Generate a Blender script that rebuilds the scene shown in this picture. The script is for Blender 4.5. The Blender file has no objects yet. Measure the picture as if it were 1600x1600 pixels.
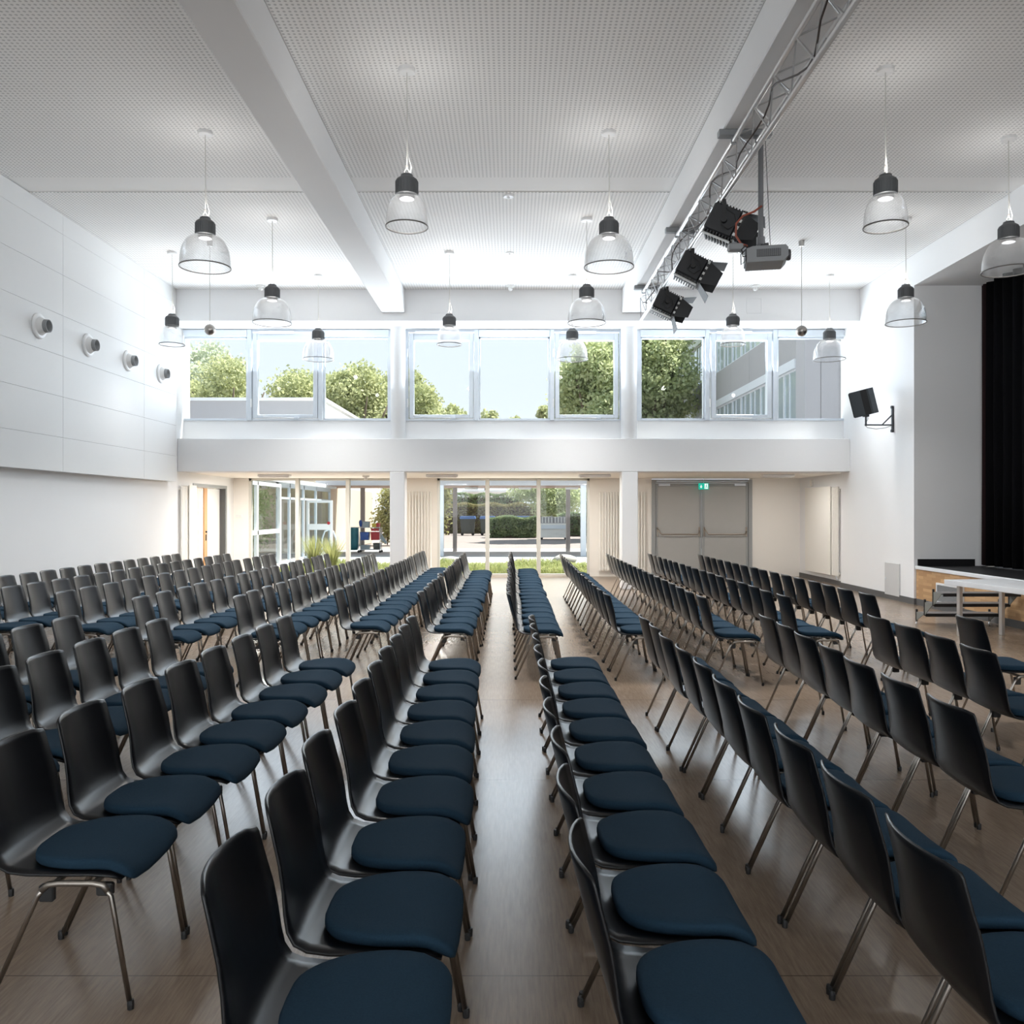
import bpy, math, random
import numpy as np
from mathutils import Vector, Matrix

random.seed(7)
rng = np.random.default_rng(7)
S = bpy.context.scene
COL = S.collection
PI = math.pi

# ------------------------------------------------------------------ camera
F, H = 1330.0, 1.65
cam_d = bpy.data.cameras.new('camera')
cam_d.sensor_width = 36.0
cam_d.lens = 36.0 * F / 1600.0
cam_d.shift_y = -2.0 / 1600.0
cam_d.clip_start = 0.05
cam_d.clip_end = 600
cam = bpy.data.objects.new('camera', cam_d)
COL.objects.link(cam)
cam.location = (0, 0, H)
cam.rotation_euler = (PI / 2, 0, 0)
S.camera = cam

# ------------------------------------------------------------------ sky, sun, exposure
W = bpy.data.worlds.new('sky')
S.world = W
W.use_nodes = True
wn = W.node_tree.nodes
wl = W.node_tree.links
wn.clear()
w_out = wn.new('ShaderNodeOutputWorld')
w_bg = wn.new('ShaderNodeBackground')
w_tc = wn.new('ShaderNodeTexCoord')
w_sep = wn.new('ShaderNodeSeparateXYZ')
w_ramp = wn.new('ShaderNodeValToRGB')
w_ramp.color_ramp.elements[0].position = 0.0
w_ramp.color_ramp.elements[0].color = (0.90, 0.945, 1.0, 1)
w_ramp.color_ramp.elements[1].position = 0.9
w_ramp.color_ramp.elements[1].color = (0.62, 0.80, 1.0, 1)
wl.new(w_tc.outputs['Generated'], w_sep.inputs[0])
wl.new(w_sep.outputs['Z'], w_ramp.inputs[0])
wl.new(w_ramp.outputs[0], w_bg.inputs['Color'])
w_bg.inputs['Strength'].default_value = 0.243
wl.new(w_bg.outputs[0], w_out.inputs[0])

sun_d = bpy.data.lights.new('sun', 'SUN')
sun_d.energy = 2.6
sun_d.angle = math.radians(0.6)
sun_d.color = (1.0, 0.95, 0.86)
sun = bpy.data.objects.new('sun', sun_d)
COL.objects.link(sun)
sun.rotation_euler = Vector((-0.42, -0.20, -0.88)).to_track_quat('-Z', 'Y').to_euler()

# daylight boosted by area lamps added just inside the windows (front upper row, front glazing, rear windows)
def daylight_fill(name, loc, rot, sx, sz, power, col):
    d = bpy.data.lights.new(name, 'AREA')
    d.shape = 'RECTANGLE'; d.size = sx; d.size_y = sz; d.energy = power; d.color = col
    o = bpy.data.objects.new(name, d)
    COL.objects.link(o)
    o.location = loc; o.rotation_euler = rot
    return o
DAY = (.78, .89, 1.0)
for x, sx in ((-4.55, 3.6), (.04, 4.4), (4.5, 3.4)):
    daylight_fill('window_fill', (x, 18.06, 4.54), (-PI / 2 - .5, 0, 0), sx - .1, 1.8, 36 * sx / 4.0, DAY)
for x, sx in ((-4.76, 3.5), (.03, 3.7)):
    daylight_fill('window_fill', (x, 21.30, 1.25), (-PI / 2, 0, 0), sx, 2.3, 8, (1.0, .97, .90))
for x in (-4.7, 0, 4.7):
    daylight_fill('window_fill', (x, -8.95, 3.0), (PI / 2 + .8, 0, 0), 4.1, 4.9, 72, (.96, .98, 1.0))

vs = S.view_settings
vs.view_transform = 'Standard'
vs.look = 'None'
vs.exposure = 2.2
vs.gamma = 1.0
vs.use_curve_mapping = False
S.cycles.max_bounces = 8
S.cycles.diffuse_bounces = 4
S.cycles.glossy_bounces = 3
S.cycles.transmission_bounces = 4
S.cycles.transparent_max_bounces = 14
S.cycles.caustics_reflective = False
S.cycles.caustics_refractive = False
S.cycles.sample_clamp_indirect = 6.0
S.cycles.use_denoising = True
S.cycles.use_adaptive_sampling = True
S.cycles.adaptive_threshold = 0.05

# ------------------------------------------------------------------ materials
M = {}

def base_mat(name):
    m = bpy.data.materials.new(name)
    m.use_nodes = True
    return m, m.node_tree.nodes, m.node_tree.links, m.node_tree.nodes['Principled BSDF']

def mat(name, col, rough=0.6, metal=0.0, var=0.06, scale=6.0, bump=0.0, bscale=None, spec=0.5, sheen=0.0, emit=None, stretch=None):
    """procedural principled material: noise driven tone variation and optional fine bump"""
    m, n, l, b = base_mat(name)
    tc = n.new('ShaderNodeTexCoord')
    mp = n.new('ShaderNodeMapping')
    if stretch:
        mp.inputs['Scale'].default_value = stretch
    l.new(tc.outputs['Object'], mp.inputs[0])
    nz = n.new('ShaderNodeTexNoise')
    nz.inputs['Scale'].default_value = scale
    nz.inputs['Detail'].default_value = 4
    l.new(mp.outputs[0], nz.inputs['Vector'])
    mx = n.new('ShaderNodeMix')
    mx.data_type = 'RGBA'
    c = np.array(col)
    mx.inputs[6].default_value = (*np.clip(c * (1 - var), 0, 1), 1)
    mx.inputs[7].default_value = (*np.clip(c * (1 + var), 0, 1), 1)
    l.new(nz.outputs['Fac'], mx.inputs[0])
    l.new(mx.outputs[2], b.inputs['Base Color'])
    b.inputs['Roughness'].default_value = rough
    b.inputs['Metallic'].default_value = metal
    b.inputs['Specular IOR Level'].default_value = spec
    if sheen:
        b.inputs['Sheen Weight'].default_value = sheen
    if emit:
        b.inputs['Emission Color'].default_value = (*emit[0], 1)
        b.inputs['Emission Strength'].default_value = emit[1]
    if bump:
        nb = n.new('ShaderNodeTexNoise')
        nb.inputs['Scale'].default_value = bscale or scale * 10
        nb.inputs['Detail'].default_value = 3
        l.new(mp.outputs[0], nb.inputs['Vector'])
        bp = n.new('ShaderNodeBump')
        bp.inputs['Strength'].default_value = bump
        bp.inputs['Distance'].default_value = 0.01
        l.new(nb.outputs['Fac'], bp.inputs['Height'])
        l.new(bp.outputs[0], b.inputs['Normal'])
    M[name] = m
    return m

mat('wall_white', (.87, .873, .88), .75, var=.015, scale=1.5, bump=.04, bscale=60)
mat('wall_cream', (.91, .875, .82), .75, var=.02, scale=1.5, bump=.04, bscale=60)
mat('panel_white', (.77, .775, .775), .6, var=.015, scale=2.0)
mat('beam_white', (.79, .79, .795), .7, var=.015, scale=1.2, bump=.06, bscale=25)
mat('ceiling_white', (.93, .925, .915), .8, var=.01)
mat('flap_plate', (.60, .60, .60), .6, var=.02)
mat('base_grey', (.10, .10, .10), .6)
mat('frame_alu', (.66, .71, .77), .35, metal=.25, var=.02)
mat('frame_cream', (.70, .69, .64), .4, metal=.2, var=.02)
mat('frame_white', (.86, .87, .88), .4, var=.02)
mat('door_grey', (.42, .42, .405), .55, var=.03)
mat('door_frame_grey', (.33, .345, .345), .5, var=.03)
mat('dark_grey', (.09, .09, .09), .55)
mat('door_white', (.82, .82, .80), .5, var=.01)
mat('wood_edge', (.60, .33, .15), .5, var=.2, scale=5, stretch=(1, 1, .1))
mat('wood_slat', (.75, .60, .45), .55, var=.1, scale=5, stretch=(1, 1, .1))
mat('rad_cream', (.88, .86, .81), .4, var=.01)
mat('shell_black', (.005, .0055, .007), .31, var=.1, spec=.34)
mat('pad_blue', (.015, .036, .060), .95, var=.25, scale=180, bump=.25, bscale=700, spec=.12)
mat('leg_chrome', (.36, .33, .30), .28, metal=1.0, var=.05)
mat('rail_grey', (.30, .27, .24), .35, metal=.9, var=.05)
mat('plastic_black', (.015, .015, .016), .5)
mat('lamp_housing', (.12, .125, .13), .5, var=.05)
mat('lamp_rim', (.16, .15, .14), .4)
mat('cable_white', (.62, .61, .58), .6)
mat('canopy_white', (.80, .80, .80), .4)
mat('truss_brace', (.55, .55, .56), .35, metal=.6, var=.04)
mat('truss_alu', (.80, .80, .80), .3, metal=.6, var=.04)
mat('spot_black', (.016, .017, .020), .5, var=.15, scale=30)
mat('spot_plate', (.62, .63, .62), .4, metal=.3)
mat('flap_grey', (.05, .052, .055), .6)
mat('cable_red', (.30, .07, .04), .6)
mat('cable_dark', (.05, .035, .03), .6)
mat('proj_grey', (.27, .28, .29), .5, var=.03)
mat('proj_dark', (.06, .06, .065), .5)
mat('proj_pole', (.17, .175, .185), .45, metal=.3)
mat('ball_metal', (.42, .40, .38), .3, metal=.9, var=.05)
mat('speaker_body', (.045, .055, .065), .6, var=.1, scale=40)
mat('speaker_dark', (.015, .016, .018), .7)
mat('bracket_dark', (.04, .045, .055), .5)
mat('stage_black', (.010, .010, .011), .55, spec=.25)
mat('stage_edge', (.80, .82, .85), .4)
mat('curtain_black', (.003, .003, .004), .95, spec=.1)
mat('curtain_red', (.016, .002, .003), .95)
mat('table_white', (.62, .63, .65), .4, var=.01)
mat('table_edge', (.78, .80, .83), .35)
mat('table_leg', (.60, .58, .56), .35, metal=.6)
mat('tread_brown', (.15, .135, .13), .6, var=.05)
mat('step_black', (.012, .012, .013), .5)
mat('gusset_grey', (.22, .225, .205), .55)
mat('grille_grey', (.42, .43, .44), .5, var=.15, scale=80)
mat('sign_green', (.0, .42, .30), .5, emit=((.0, .55, .40), .12))
mat('sign_white', (.9, .95, .95), .5, emit=((.85, 1.0, .97), .15))
mat('bar_bronze', (.36, .31, .26), .3, metal=.9)
mat('detector_white', (.80, .80, .78), .5)
mat('luminaire', (.80, .79, .76), .5)
mat('concrete_pebble', (.47, .46, .48), .9, var=.35, scale=60, bump=.3, bscale=120)
mat('concrete_panel', (.42, .41, .42), .9, var=.25, scale=25, bump=.2, bscale=60)
mat('ext_white', (.84, .82, .78), .8, var=.02)
mat('ext_beige', (.66, .54, .42), .8, var=.03)
mat('soffit_wood', (.34, .21, .15), .7, var=.15, scale=3, stretch=(8, 1, 1))
mat('post_grey', (.36, .33, .32), .7)
mat('post_white', (.74, .77, .82), .6)
mat('roof_grey', (.5, .5, .5), .8)
mat('bin_dark', (.06, .065, .06), .5)
mat('bin_blue', (.10, .19, .42), .45)
mat('skip_white', (.88, .86, .82), .6, var=.05)
mat('bag_teal', (.02, .16, .20), .5, var=.2, scale=8)
mat('cart_blue', (.02, .08, .34), .45)
mat('cart_red', (.45, .02, .03), .45)
mat('cart_grey', (.32, .38, .42), .5)
mat('cart_yellow', (.6, .45, .05), .5)
mat('bark', (.13, .10, .07), .9, var=.3, scale=8)
mat('stone', (.38, .36, .34), .9, var=.2, scale=4)
mat('soil', (.12, .10, .07), .95, var=.3, scale=5)

def leaf_mat(name, c1, c2, scale):
    m, n, l, b = base_mat(name)
    tc = n.new('ShaderNodeTexCoord')
    nz = n.new('ShaderNodeTexNoise')
    nz.inputs['Scale'].default_value = scale
    nz.inputs['Detail'].default_value = 5
    nz.inputs['Roughness'].default_value = .75
    rp = n.new('ShaderNodeValToRGB')
    rp.color_ramp.elements[0].position = .35
    rp.color_ramp.elements[0].color = (*c1, 1)
    rp.color_ramp.elements[1].position = .65
    rp.color_ramp.elements[1].color = (*c2, 1)
    l.new(tc.outputs['Object'], nz.inputs['Vector'])
    l.new(nz.outputs['Fac'], rp.inputs[0])
    l.new(rp.outputs[0], b.inputs['Base Color'])
    b.inputs['Roughness'].default_value = .6
    tr = n.new('ShaderNodeBsdfTranslucent')
    l.new(rp.outputs[0], tr.inputs['Color'])
    mx = n.new('ShaderNodeMixShader')
    mx.inputs[0].default_value = .5
    l.new(b.outputs[0], mx.inputs[1])
    l.new(tr.outputs[0], mx.inputs[2])
    l.new(mx.outputs[0], n['Material Output'].inputs[0])
    M[name] = m

leaf_mat('leaf_tree', (0.33, 0.37, 0.19), (0.68, 0.69, 0.4), 1.2)
leaf_mat('leaf_big', (0.36, 0.43, 0.22), (0.74, 0.77, 0.48), 1.5)
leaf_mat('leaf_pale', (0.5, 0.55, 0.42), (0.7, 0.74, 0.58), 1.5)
leaf_mat('leaf_hedge', (0.15, 0.22, 0.11), (0.36, 0.42, 0.22), 2.0)
leaf_mat('leaf_hedge_top', (.22, .21, .09), (.36, .32, .17), 2.0)
leaf_mat('leaf_yellow', (.24, .25, .09), (.42, .40, .19), 2.0)
leaf_mat('grass_green', (0.22, 0.28, 0.08), (0.55, 0.55, 0.25), 3.0)
leaf_mat('grass_pale', (.32, .34, .12), (.55, .53, .26), 4.0)

def glass_mat(name, tint, refl=.35, base=.012):
    m, n, l, b = base_mat(name)
    n.remove(b)
    t = n.new('ShaderNodeBsdfTransparent')
    t.inputs[0].default_value = (*tint, 1)
    g = n.new('ShaderNodeBsdfGlossy')
    g.inputs['Roughness'].default_value = .02
    lw = n.new('ShaderNodeLayerWeight')
    lw.inputs[0].default_value = .5
    pw = n.new('ShaderNodeMath'); pw.operation = 'POWER'; pw.inputs[1].default_value = 4
    ma = n.new('ShaderNodeMath'); ma.operation = 'MULTIPLY_ADD'
    ma.inputs[1].default_value = refl; ma.inputs[2].default_value = base
    mx = n.new('ShaderNodeMixShader')
    l.new(lw.outputs['Facing'], pw.inputs[0])
    l.new(pw.outputs[0], ma.inputs[0])
    l.new(ma.outputs[0], mx.inputs[0])
    l.new(t.outputs[0], mx.inputs[1])
    l.new(g.outputs[0], mx.inputs[2])
    l.new(mx.outputs[0], n['Material Output'].inputs[0])
    M[name] = m

glass_mat('glass', (.96, .985, .985))

# ribbed acrylic lamp shade: partly see-through, partly milky, glossy
def shade_mat():
    m, n, l, b = base_mat('lamp_shade')
    n.remove(b)
    t = n.new('ShaderNodeBsdfTransparent'); t.inputs[0].default_value = (.93, .94, .95, 1)
    d = n.new('ShaderNodeBsdfTranslucent'); d.inputs[0].default_value = (.34, .345, .35, 1)
    df = n.new('ShaderNodeBsdfDiffuse'); df.inputs[0].default_value = (.40, .405, .41, 1)
    g = n.new('ShaderNodeBsdfGlossy'); g.inputs['Roughness'].default_value = .12
    tc = n.new('ShaderNodeTexCoord')
    wv = n.new('ShaderNodeTexNoise'); wv.inputs['Scale'].default_value = 9
    l.new(tc.outputs['Object'], wv.inputs['Vector'])
    m1 = n.new('ShaderNodeMixShader'); m1.inputs[0].default_value = .5
    l.new(d.outputs[0], m1.inputs[1]); l.new(df.outputs[0], m1.inputs[2])
    m2 = n.new('ShaderNodeMixShader')
    ml = n.new('ShaderNodeMath'); ml.operation = 'MULTIPLY_ADD'; ml.inputs[1].default_value = .2; ml.inputs[2].default_value = .10
    l.new(wv.outputs['Fac'], ml.inputs[0]); l.new(ml.outputs[0], m2.inputs[0])
    l.new(t.outputs[0], m2.inputs[1]); l.new(m1.outputs[0], m2.inputs[2])
    lw = n.new('ShaderNodeLayerWeight'); lw.inputs[0].default_value = .35
    m3 = n.new('ShaderNodeMixShader')
    l.new(lw.outputs['Facing'], m3.inputs[0])
    l.new(m2.outputs[0], m3.inputs[1]); l.new(g.outputs[0], m3.inputs[2])
    l.new(m3.outputs[0], n['Material Output'].inputs[0])
    M['lamp_shade'] = m
shade_mat()

# dark reflecting glazing of the far block
def far_glass():
    m, n, l, b = base_mat('far_glass')
    tc = n.new('ShaderNodeTexCoord')
    nz = n.new('ShaderNodeTexNoise'); nz.inputs['Scale'].default_value = .6
    l.new(tc.outputs['Object'], nz.inputs['Vector'])
    rp = n.new('ShaderNodeValToRGB')
    rp.color_ramp.elements[0].color = (.62, .74, .82, 1); rp.color_ramp.elements[1].color = (.80, .88, .93, 1)
    l.new(nz.outputs['Fac'], rp.inputs[0]); l.new(rp.outputs[0], b.inputs['Base Color'])
    b.inputs['Metallic'].default_value = .45; b.inputs['Roughness'].default_value = .06
    M['far_glass'] = m
far_glass()

def perf_mat():
    m, n, l, b = base_mat('ceiling_perforated')
    tc = n.new('ShaderNodeTexCoord')
    sp = n.new('ShaderNodeSeparateXYZ')
    l.new(tc.outputs['Object'], sp.inputs[0])
    def cell(sock):
        a = n.new('ShaderNodeMath'); a.operation = 'MULTIPLY'; a.inputs[1].default_value = 1 / .052
        f = n.new('ShaderNodeMath'); f.operation = 'FRACT'
        s = n.new('ShaderNodeMath'); s.operation = 'SUBTRACT'; s.inputs[1].default_value = .5
        p = n.new('ShaderNodeMath'); p.operation = 'MULTIPLY'
        l.new(sock, a.inputs[0]); l.new(a.outputs[0], f.inputs[0]); l.new(f.outputs[0], s.inputs[0])
        l.new(s.outputs[0], p.inputs[0]); l.new(s.outputs[0], p.inputs[1])
        return p.outputs[0]
    ad = n.new('ShaderNodeMath'); ad.operation = 'ADD'
    l.new(cell(sp.outputs['X']), ad.inputs[0]); l.new(cell(sp.outputs['Y']), ad.inputs[1])
    lt = n.new('ShaderNodeMath'); lt.operation = 'LESS_THAN'; lt.inputs[1].default_value = .27 ** 2
    l.new(ad.outputs[0], lt.inputs[0])
    mx = n.new('ShaderNodeMix'); mx.data_type = 'RGBA'
    mx.inputs[6].default_value = (.95, .945, .935, 1); mx.inputs[7].default_value = (.62, .62, .62, 1)
    l.new(lt.outputs[0], mx.inputs[0]); l.new(mx.outputs[2], b.inputs['Base Color'])
    b.inputs['Roughness'].default_value = .85
    M['ceiling_perforated'] = m
perf_mat()

def floor_mat():
    m, n, l, b = base_mat('floor_parquet')
    tc = n.new('ShaderNodeTexCoord')
    mp = n.new('ShaderNodeMapping')
    mp.inputs['Scale'].default_value = (85, 5.5, 1)
    l.new(tc.outputs['Object'], mp.inputs[0])
    br = n.new('ShaderNodeTexNoise')
    br.inputs['Scale'].default_value = 1
    br.inputs['Detail'].default_value = 3
    br.inputs['Roughness'].default_value = .7
    l.new(mp.outputs[0], br.inputs['Vector'])
    bc = n.new('ShaderNodeValToRGB')
    bc.color_ramp.elements[0].position = .32; bc.color_ramp.elements[0].color = (.205, .148, .107, 1)
    bc.color_ramp.elements[1].position = .68; bc.color_ramp.elements[1].color = (.295, .222, .162, 1)
    l.new(br.outputs['Fac'], bc.inputs[0])
    nz = n.new('ShaderNodeTexNoise'); nz.inputs['Scale'].default_value = .7; nz.inputs['Detail'].default_value = 4
    l.new(tc.outputs['Object'], nz.inputs['Vector'])
    rp = n.new('ShaderNodeValToRGB')
    rp.color_ramp.elements[0].position = .3; rp.color_ramp.elements[0].color = (.82, .82, .82, 1)
    rp.color_ramp.elements[1].position = .7; rp.color_ramp.elements[1].color = (1.1, 1.1, 1.1, 1)
    l.new(nz.outputs['Fac'], rp.inputs[0])
    mu = n.new('ShaderNodeMix'); mu.data_type = 'RGBA'; mu.blend_type = 'MULTIPLY'; mu.inputs[0].default_value = 1
    l.new(bc.outputs[0], mu.inputs[6]); l.new(rp.outputs[0], mu.inputs[7])
    # transverse joints of the laid panels
    sp = n.new('ShaderNodeSeparateXYZ'); l.new(tc.outputs['Object'], sp.inputs[0])
    a = n.new('ShaderNodeMath'); a.operation = 'MULTIPLY_ADD'; a.inputs[1].default_value = 1 / 2.2; a.inputs[2].default_value = -5.22 / 2.2 + .001
    f = n.new('ShaderNodeMath'); f.operation = 'FRACT'
    lt = n.new('ShaderNodeMath'); lt.operation = 'LESS_THAN'; lt.inputs[1].default_value = .0022
    l.new(sp.outputs['Y'], a.inputs[0]); l.new(a.outputs[0], f.inputs[0]); l.new(f.outputs[0], lt.inputs[0])
    mj = n.new('ShaderNodeMix'); mj.data_type = 'RGBA'
    mj.inputs[7].default_value = (.08, .06, .045, 1)
    l.new(lt.outputs[0], mj.inputs[0]); l.new(mu.outputs[2], mj.inputs[6])
    l.new(mj.outputs[2], b.inputs['Base Color'])
    b.inputs['Roughness'].default_value = .25
    b.inputs['Specular IOR Level'].default_value = .5
    M['floor_parquet'] = m
floor_mat()

def brick_mat(name, c1, c2, mort, w, h, ms, rough=.6, axes=None):
    m, n, l, b = base_mat(name)
    tc = n.new('ShaderNodeTexCoord')
    vec = tc.outputs['Object']
    if axes:
        sp = n.new('ShaderNodeSeparateXYZ'); l.new(vec, sp.inputs[0])
        cb = n.new('ShaderNodeCombineXYZ')
        l.new(sp.outputs[axes[0]], cb.inputs[0]); l.new(sp.outputs[axes[1]], cb.inputs[1])
        vec = cb.outputs[0]
    br = n.new('ShaderNodeTexBrick')
    br.offset = .43
    br.inputs['Scale'].default_value = 1
    br.inputs['Brick Width'].default_value = w; br.inputs['Row Height'].default_value = h
    br.inputs['Mortar Size'].default_value = ms
    br.inputs['Color1'].default_value = (*c1, 1); br.inputs['Color2'].default_value = (*c2, 1); br.inputs['Mortar'].default_value = (*mort, 1)
    l.new(vec, br.inputs['Vector'])
    l.new(br.outputs['Color'], b.inputs['Base Color'])
    b.inputs['Roughness'].default_value = rough
    M[name] = m
brick_mat('stage_wood', (.62, .39, .20), (.44, .25, .115), (.42, .25, .12), .30, .052, .001, .45, ('Y', 'Z'))
brick_mat('paving', (.31, .255, .24), (.25, .21, .20), (.22, .2, .19), .30, .20, .01, .9)

# ------------------------------------------------------------------ mesh helpers
class MB:
    def __init__(s):
        s.v = []; s.f = []
    def add(s, vs_, fs):
        o = len(s.v)
        s.v.extend([tuple(p) for p in vs_]); s.f.extend([tuple(i + o for i in f) for f in fs])
        return s
    def box(s, x0, x1, y0, y1, z0, z1):
        v = [(x, y, z) for z in (z0, z1) for y in (y0, y1) for x in (x0, x1)]
        return s.add(v, [(0, 2, 3, 1), (4, 5, 7, 6), (0, 1, 5, 4), (2, 6, 7, 3), (0, 4, 6, 2), (1, 3, 7, 5)])
    def cbox(s, x0, x1, y0, y1, z0, z1, c=.01):
        """chamfered box"""
        b = MB(); lo = (x0, y0, z0); hi = (x1, y1, z1)
        pts = {}
        for sx in (0, 1):
            for sy in (0, 1):
                for sz in (0, 1):
                    for ax in range(3):
                        p = []
                        for k, sg in enumerate((sx, sy, sz)):
                            e = hi[k] if sg else lo[k]
                            d = -c if sg else c
                            p.append(e if k == ax else e + d)
                        pts[(sx, sy, sz, ax)] = len(b.v); b.v.append(tuple(p))
        def fc(keys): b.f.append(tuple(pts[k] for k in keys))
        q = [(0, 0), (1, 0), (1, 1), (0, 1)]
        for sg in (0, 1):
            o = q if sg else q[::-1]
            fc([(sg, a, c2, 0) for a, c2 in o]); fc([(c2, sg, a, 1) for a, c2 in o]); fc([(a, c2, sg, 2) for a, c2 in o])
        for a in (0, 1):
            for c2 in (0, 1):
                fc([(0, a, c2, 1), (1, a, c2, 1), (1, a, c2, 2), (0, a, c2, 2)])
                fc([(a, 0, c2, 2), (a, 1, c2, 2), (a, 1, c2, 0), (a, 0, c2, 0)])
                fc([(a, c2, 0, 0), (a, c2, 1, 0), (a, c2, 1, 1), (a, c2, 0, 1)])
        for a in (0, 1):
            for c2 in (0, 1):
                for d in (0, 1):
                    fc([(a, c2, d, 0), (a, c2, d, 1), (a, c2, d, 2)])
        return s.add(b.v, b.f)
    def tube(s, pts, r, n=8, cap=True):
        pts = [Vector(p) for p in pts]
        rs = r if isinstance(r, (list, tuple)) else [r] * len(pts)
        rings = []; up = None
        for i, p in enumerate(pts):
            t = (pts[min(i + 1, len(pts) - 1)] - pts[max(i - 1, 0)]).normalized()
            if up is None:
                up = Vector((0, 0, 1)) if abs(t.z) < .9 else Vector((1, 0, 0))
            a = t.cross(up).normalized(); bb = a.cross(t).normalized(); up = bb
            rings.append([p + (a * math.cos(2 * PI * k / n) + bb * math.sin(2 * PI * k / n)) * rs[i] for k in range(n)])
        v = [q for rg in rings for q in rg]; f = []
        for i in range(len(rings) - 1):
            for k in range(n):
                f.append((i * n + k, i * n + (k + 1) % n, (i + 1) * n + (k + 1) % n, (i + 1) * n + k))
        if cap:
            f.append(tuple(range(n - 1, -1, -1))); f.append(tuple((len(rings) - 1) * n + k for k in range(n)))
        return s.add(v, f)
    def lathe(s, prof, n=24, c=(0, 0, 0), axis='z', close=False):
        v = []; f = []
        for r, h in prof:
            for k in range(n):
                a = 2 * PI * k / n
                p = (r * math.cos(a), r * math.sin(a), h)
                if axis == 'x': p = (p[2], p[0], p[1])
                if axis == 'y': p = (p[1], p[2], p[0])
                v.append((p[0] + c[0], p[1] + c[1], p[2] + c[2]))
        m = len(prof)
        for i in range(m if close else m - 1):
            j = (i + 1) % m
            for k in range(n):
                f.append((i * n + k, i * n + (k + 1) % n, j * n + (k + 1) % n, j * n + k))
        return s.add(v, f)
    def prism(s, poly, a0, a1, axis='y'):
        """polygon (u,v) extruded along axis"""
        def P(u, w, a):
            return {'y': (u, a, w), 'x': (a, u, w), 'z': (u, w, a)}[axis]
        n = len(poly)
        v = [P(u, w, a0) for u, w in poly] + [P(u, w, a1) for u, w in poly]
        f = [tuple(range(n)), tuple(range(2 * n - 1, n - 1, -1))]
        for k in range(n):
            f.append((k, k + n, (k + 1) % n + n, (k + 1) % n))
        return s.add(v, f)
    def xf(s, mtx):
        s.v = [tuple(mtx @ Vector(p)) for p in s.v]
        return s
    def mesh(s, name, mt, smooth=False):
        me = bpy.data.meshes.new(name)
        me.from_pydata(s.v, [], s.f)
        me.materials.append(M[mt])
        if smooth:
            me.polygons.foreach_set('use_smooth', [True] * len(me.polygons))
        me.update()
        import bmesh
        bm = bmesh.new(); bm.from_mesh(me)
        bmesh.ops.recalc_face_normals(bm, faces=bm.faces)
        bm.to_mesh(me); bm.free()
        return me
    def build(s, name, mt, parent=None, smooth=False, label=None):
        o = bpy.data.objects.new(name, s.mesh(name, mt, smooth))
        COL.objects.link(o)
        if parent: o.parent = parent
        if label: o['label'] = label
        return o

def B(*a): return MB().box(*a)
def CB(*a, c=.01): return MB().cbox(*a, c=c)

def inst(name, me, parent=None, loc=(0, 0, 0), rot=None):
    o = bpy.data.objects.new(name, me)
    COL.objects.link(o)
    o.location = loc
    if rot: o.rotation_euler = rot
    if parent: o.parent = parent
    return o

def tag(o, label, cat, group=None, kind=None):
    o['label'] = label; o['category'] = cat
    if group: o['group'] = group
    if kind: o['kind'] = kind
    return o

def thing(name, label, cat, loc=(0, 0, 0), rz=0, group=None, kind=None):
    o = bpy.data.objects.new(name, None)
    o.empty_display_size = .1
    COL.objects.link(o)
    o.location = loc; o.rotation_euler = (0, 0, rz)
    return tag(o, label, cat, group, kind)

def struct(name, mb, mt, label, cat, smooth=False):
    return tag(mb.build(name, mt, None, smooth), label, cat, None, 'structure')

def smooth_angle(o, ang=35):
    me = o.data
    me.polygons.foreach_set('use_smooth', [True] * len(me.polygons))
    try:
        me.set_sharp_from_angle(angle=math.radians(ang))
    except Exception:
        pass

ORD = ['zeroth', 'first', 'second', 'third', 'fourth', 'fifth', 'sixth', 'seventh', 'eighth', 'ninth', 'tenth', 'eleventh', 'twelfth',
       'thirteenth', 'fourteenth', 'fifteenth', 'sixteenth', 'seventeenth', 'eighteenth', 'nineteenth', 'twentieth']

# ------------------------------------------------------------------ room shell
ZC = 6.16
D1, D2, D3, D4 = 21.4, 17.8, 17.3, 18.15
XL, XP, XR = -7.0, -6.82, 7.07
Y0 = -9.0
struct('floor', B(-7.25, 7.5, Y0 - .3, D1 + .25, -.2, 0), 'floor_parquet', 'brown strip parquet floor with a glossy sheen', 'floor')
ce = struct('ceiling', B(-7.25, 8.5, Y0 - .3, D3, ZC, ZC + .25), 'ceiling_white', 'white ceiling of the tall hall with perforated fields', 'ceiling')
for (a, b) in ((12.04, D3), (5.6, 11.5), (-1, 5.0)):
    for (x0, x1) in ((XP, -2.64), (-2.18, 2.23), (2.69, XR - .01)):
        B(x0, x1, a, b, ZC - .012, ZC).build('perforated_panel', 'ceiling_perforated', ce)
struct('trim_1', CB(-2.64, -2.18, Y0, D3, 5.67, ZC - .013, c=.012), 'beam_white', 'white ceiling beam running lengthwise left of the centre', 'beam')
struct('trim_2', CB(2.23, 2.69, Y0, D3, 5.67, ZC - .013, c=.012), 'beam_white', 'white ceiling beam running lengthwise above the spotlight truss', 'beam')
lint = struct('trim_3', B(-7.2, XR, D3, D4 + .35, 5.51, ZC), 'beam_white', 'broad white lintel beam above the upper windows', 'beam')
for px in (684, 1178):
    x = (px - 800) * D3 / F
    z = 1.65 + (798 - 478) * D3 / F
    m = MB()
    m.box(x - .15, x + .15, D3 - .006, D3, z - .15, z - .145).box(x - .15, x + .15, D3 - .006, D3, z + .145, z + .15)
    m.box(x - .15, x - .145, D3 - .006, D3, z - .145, z + .145).box(x + .145, x + .15, D3 - .006, D3, z - .145, z + .145)
    m.build('hatch_frame', 'panel_white', lint)
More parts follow.
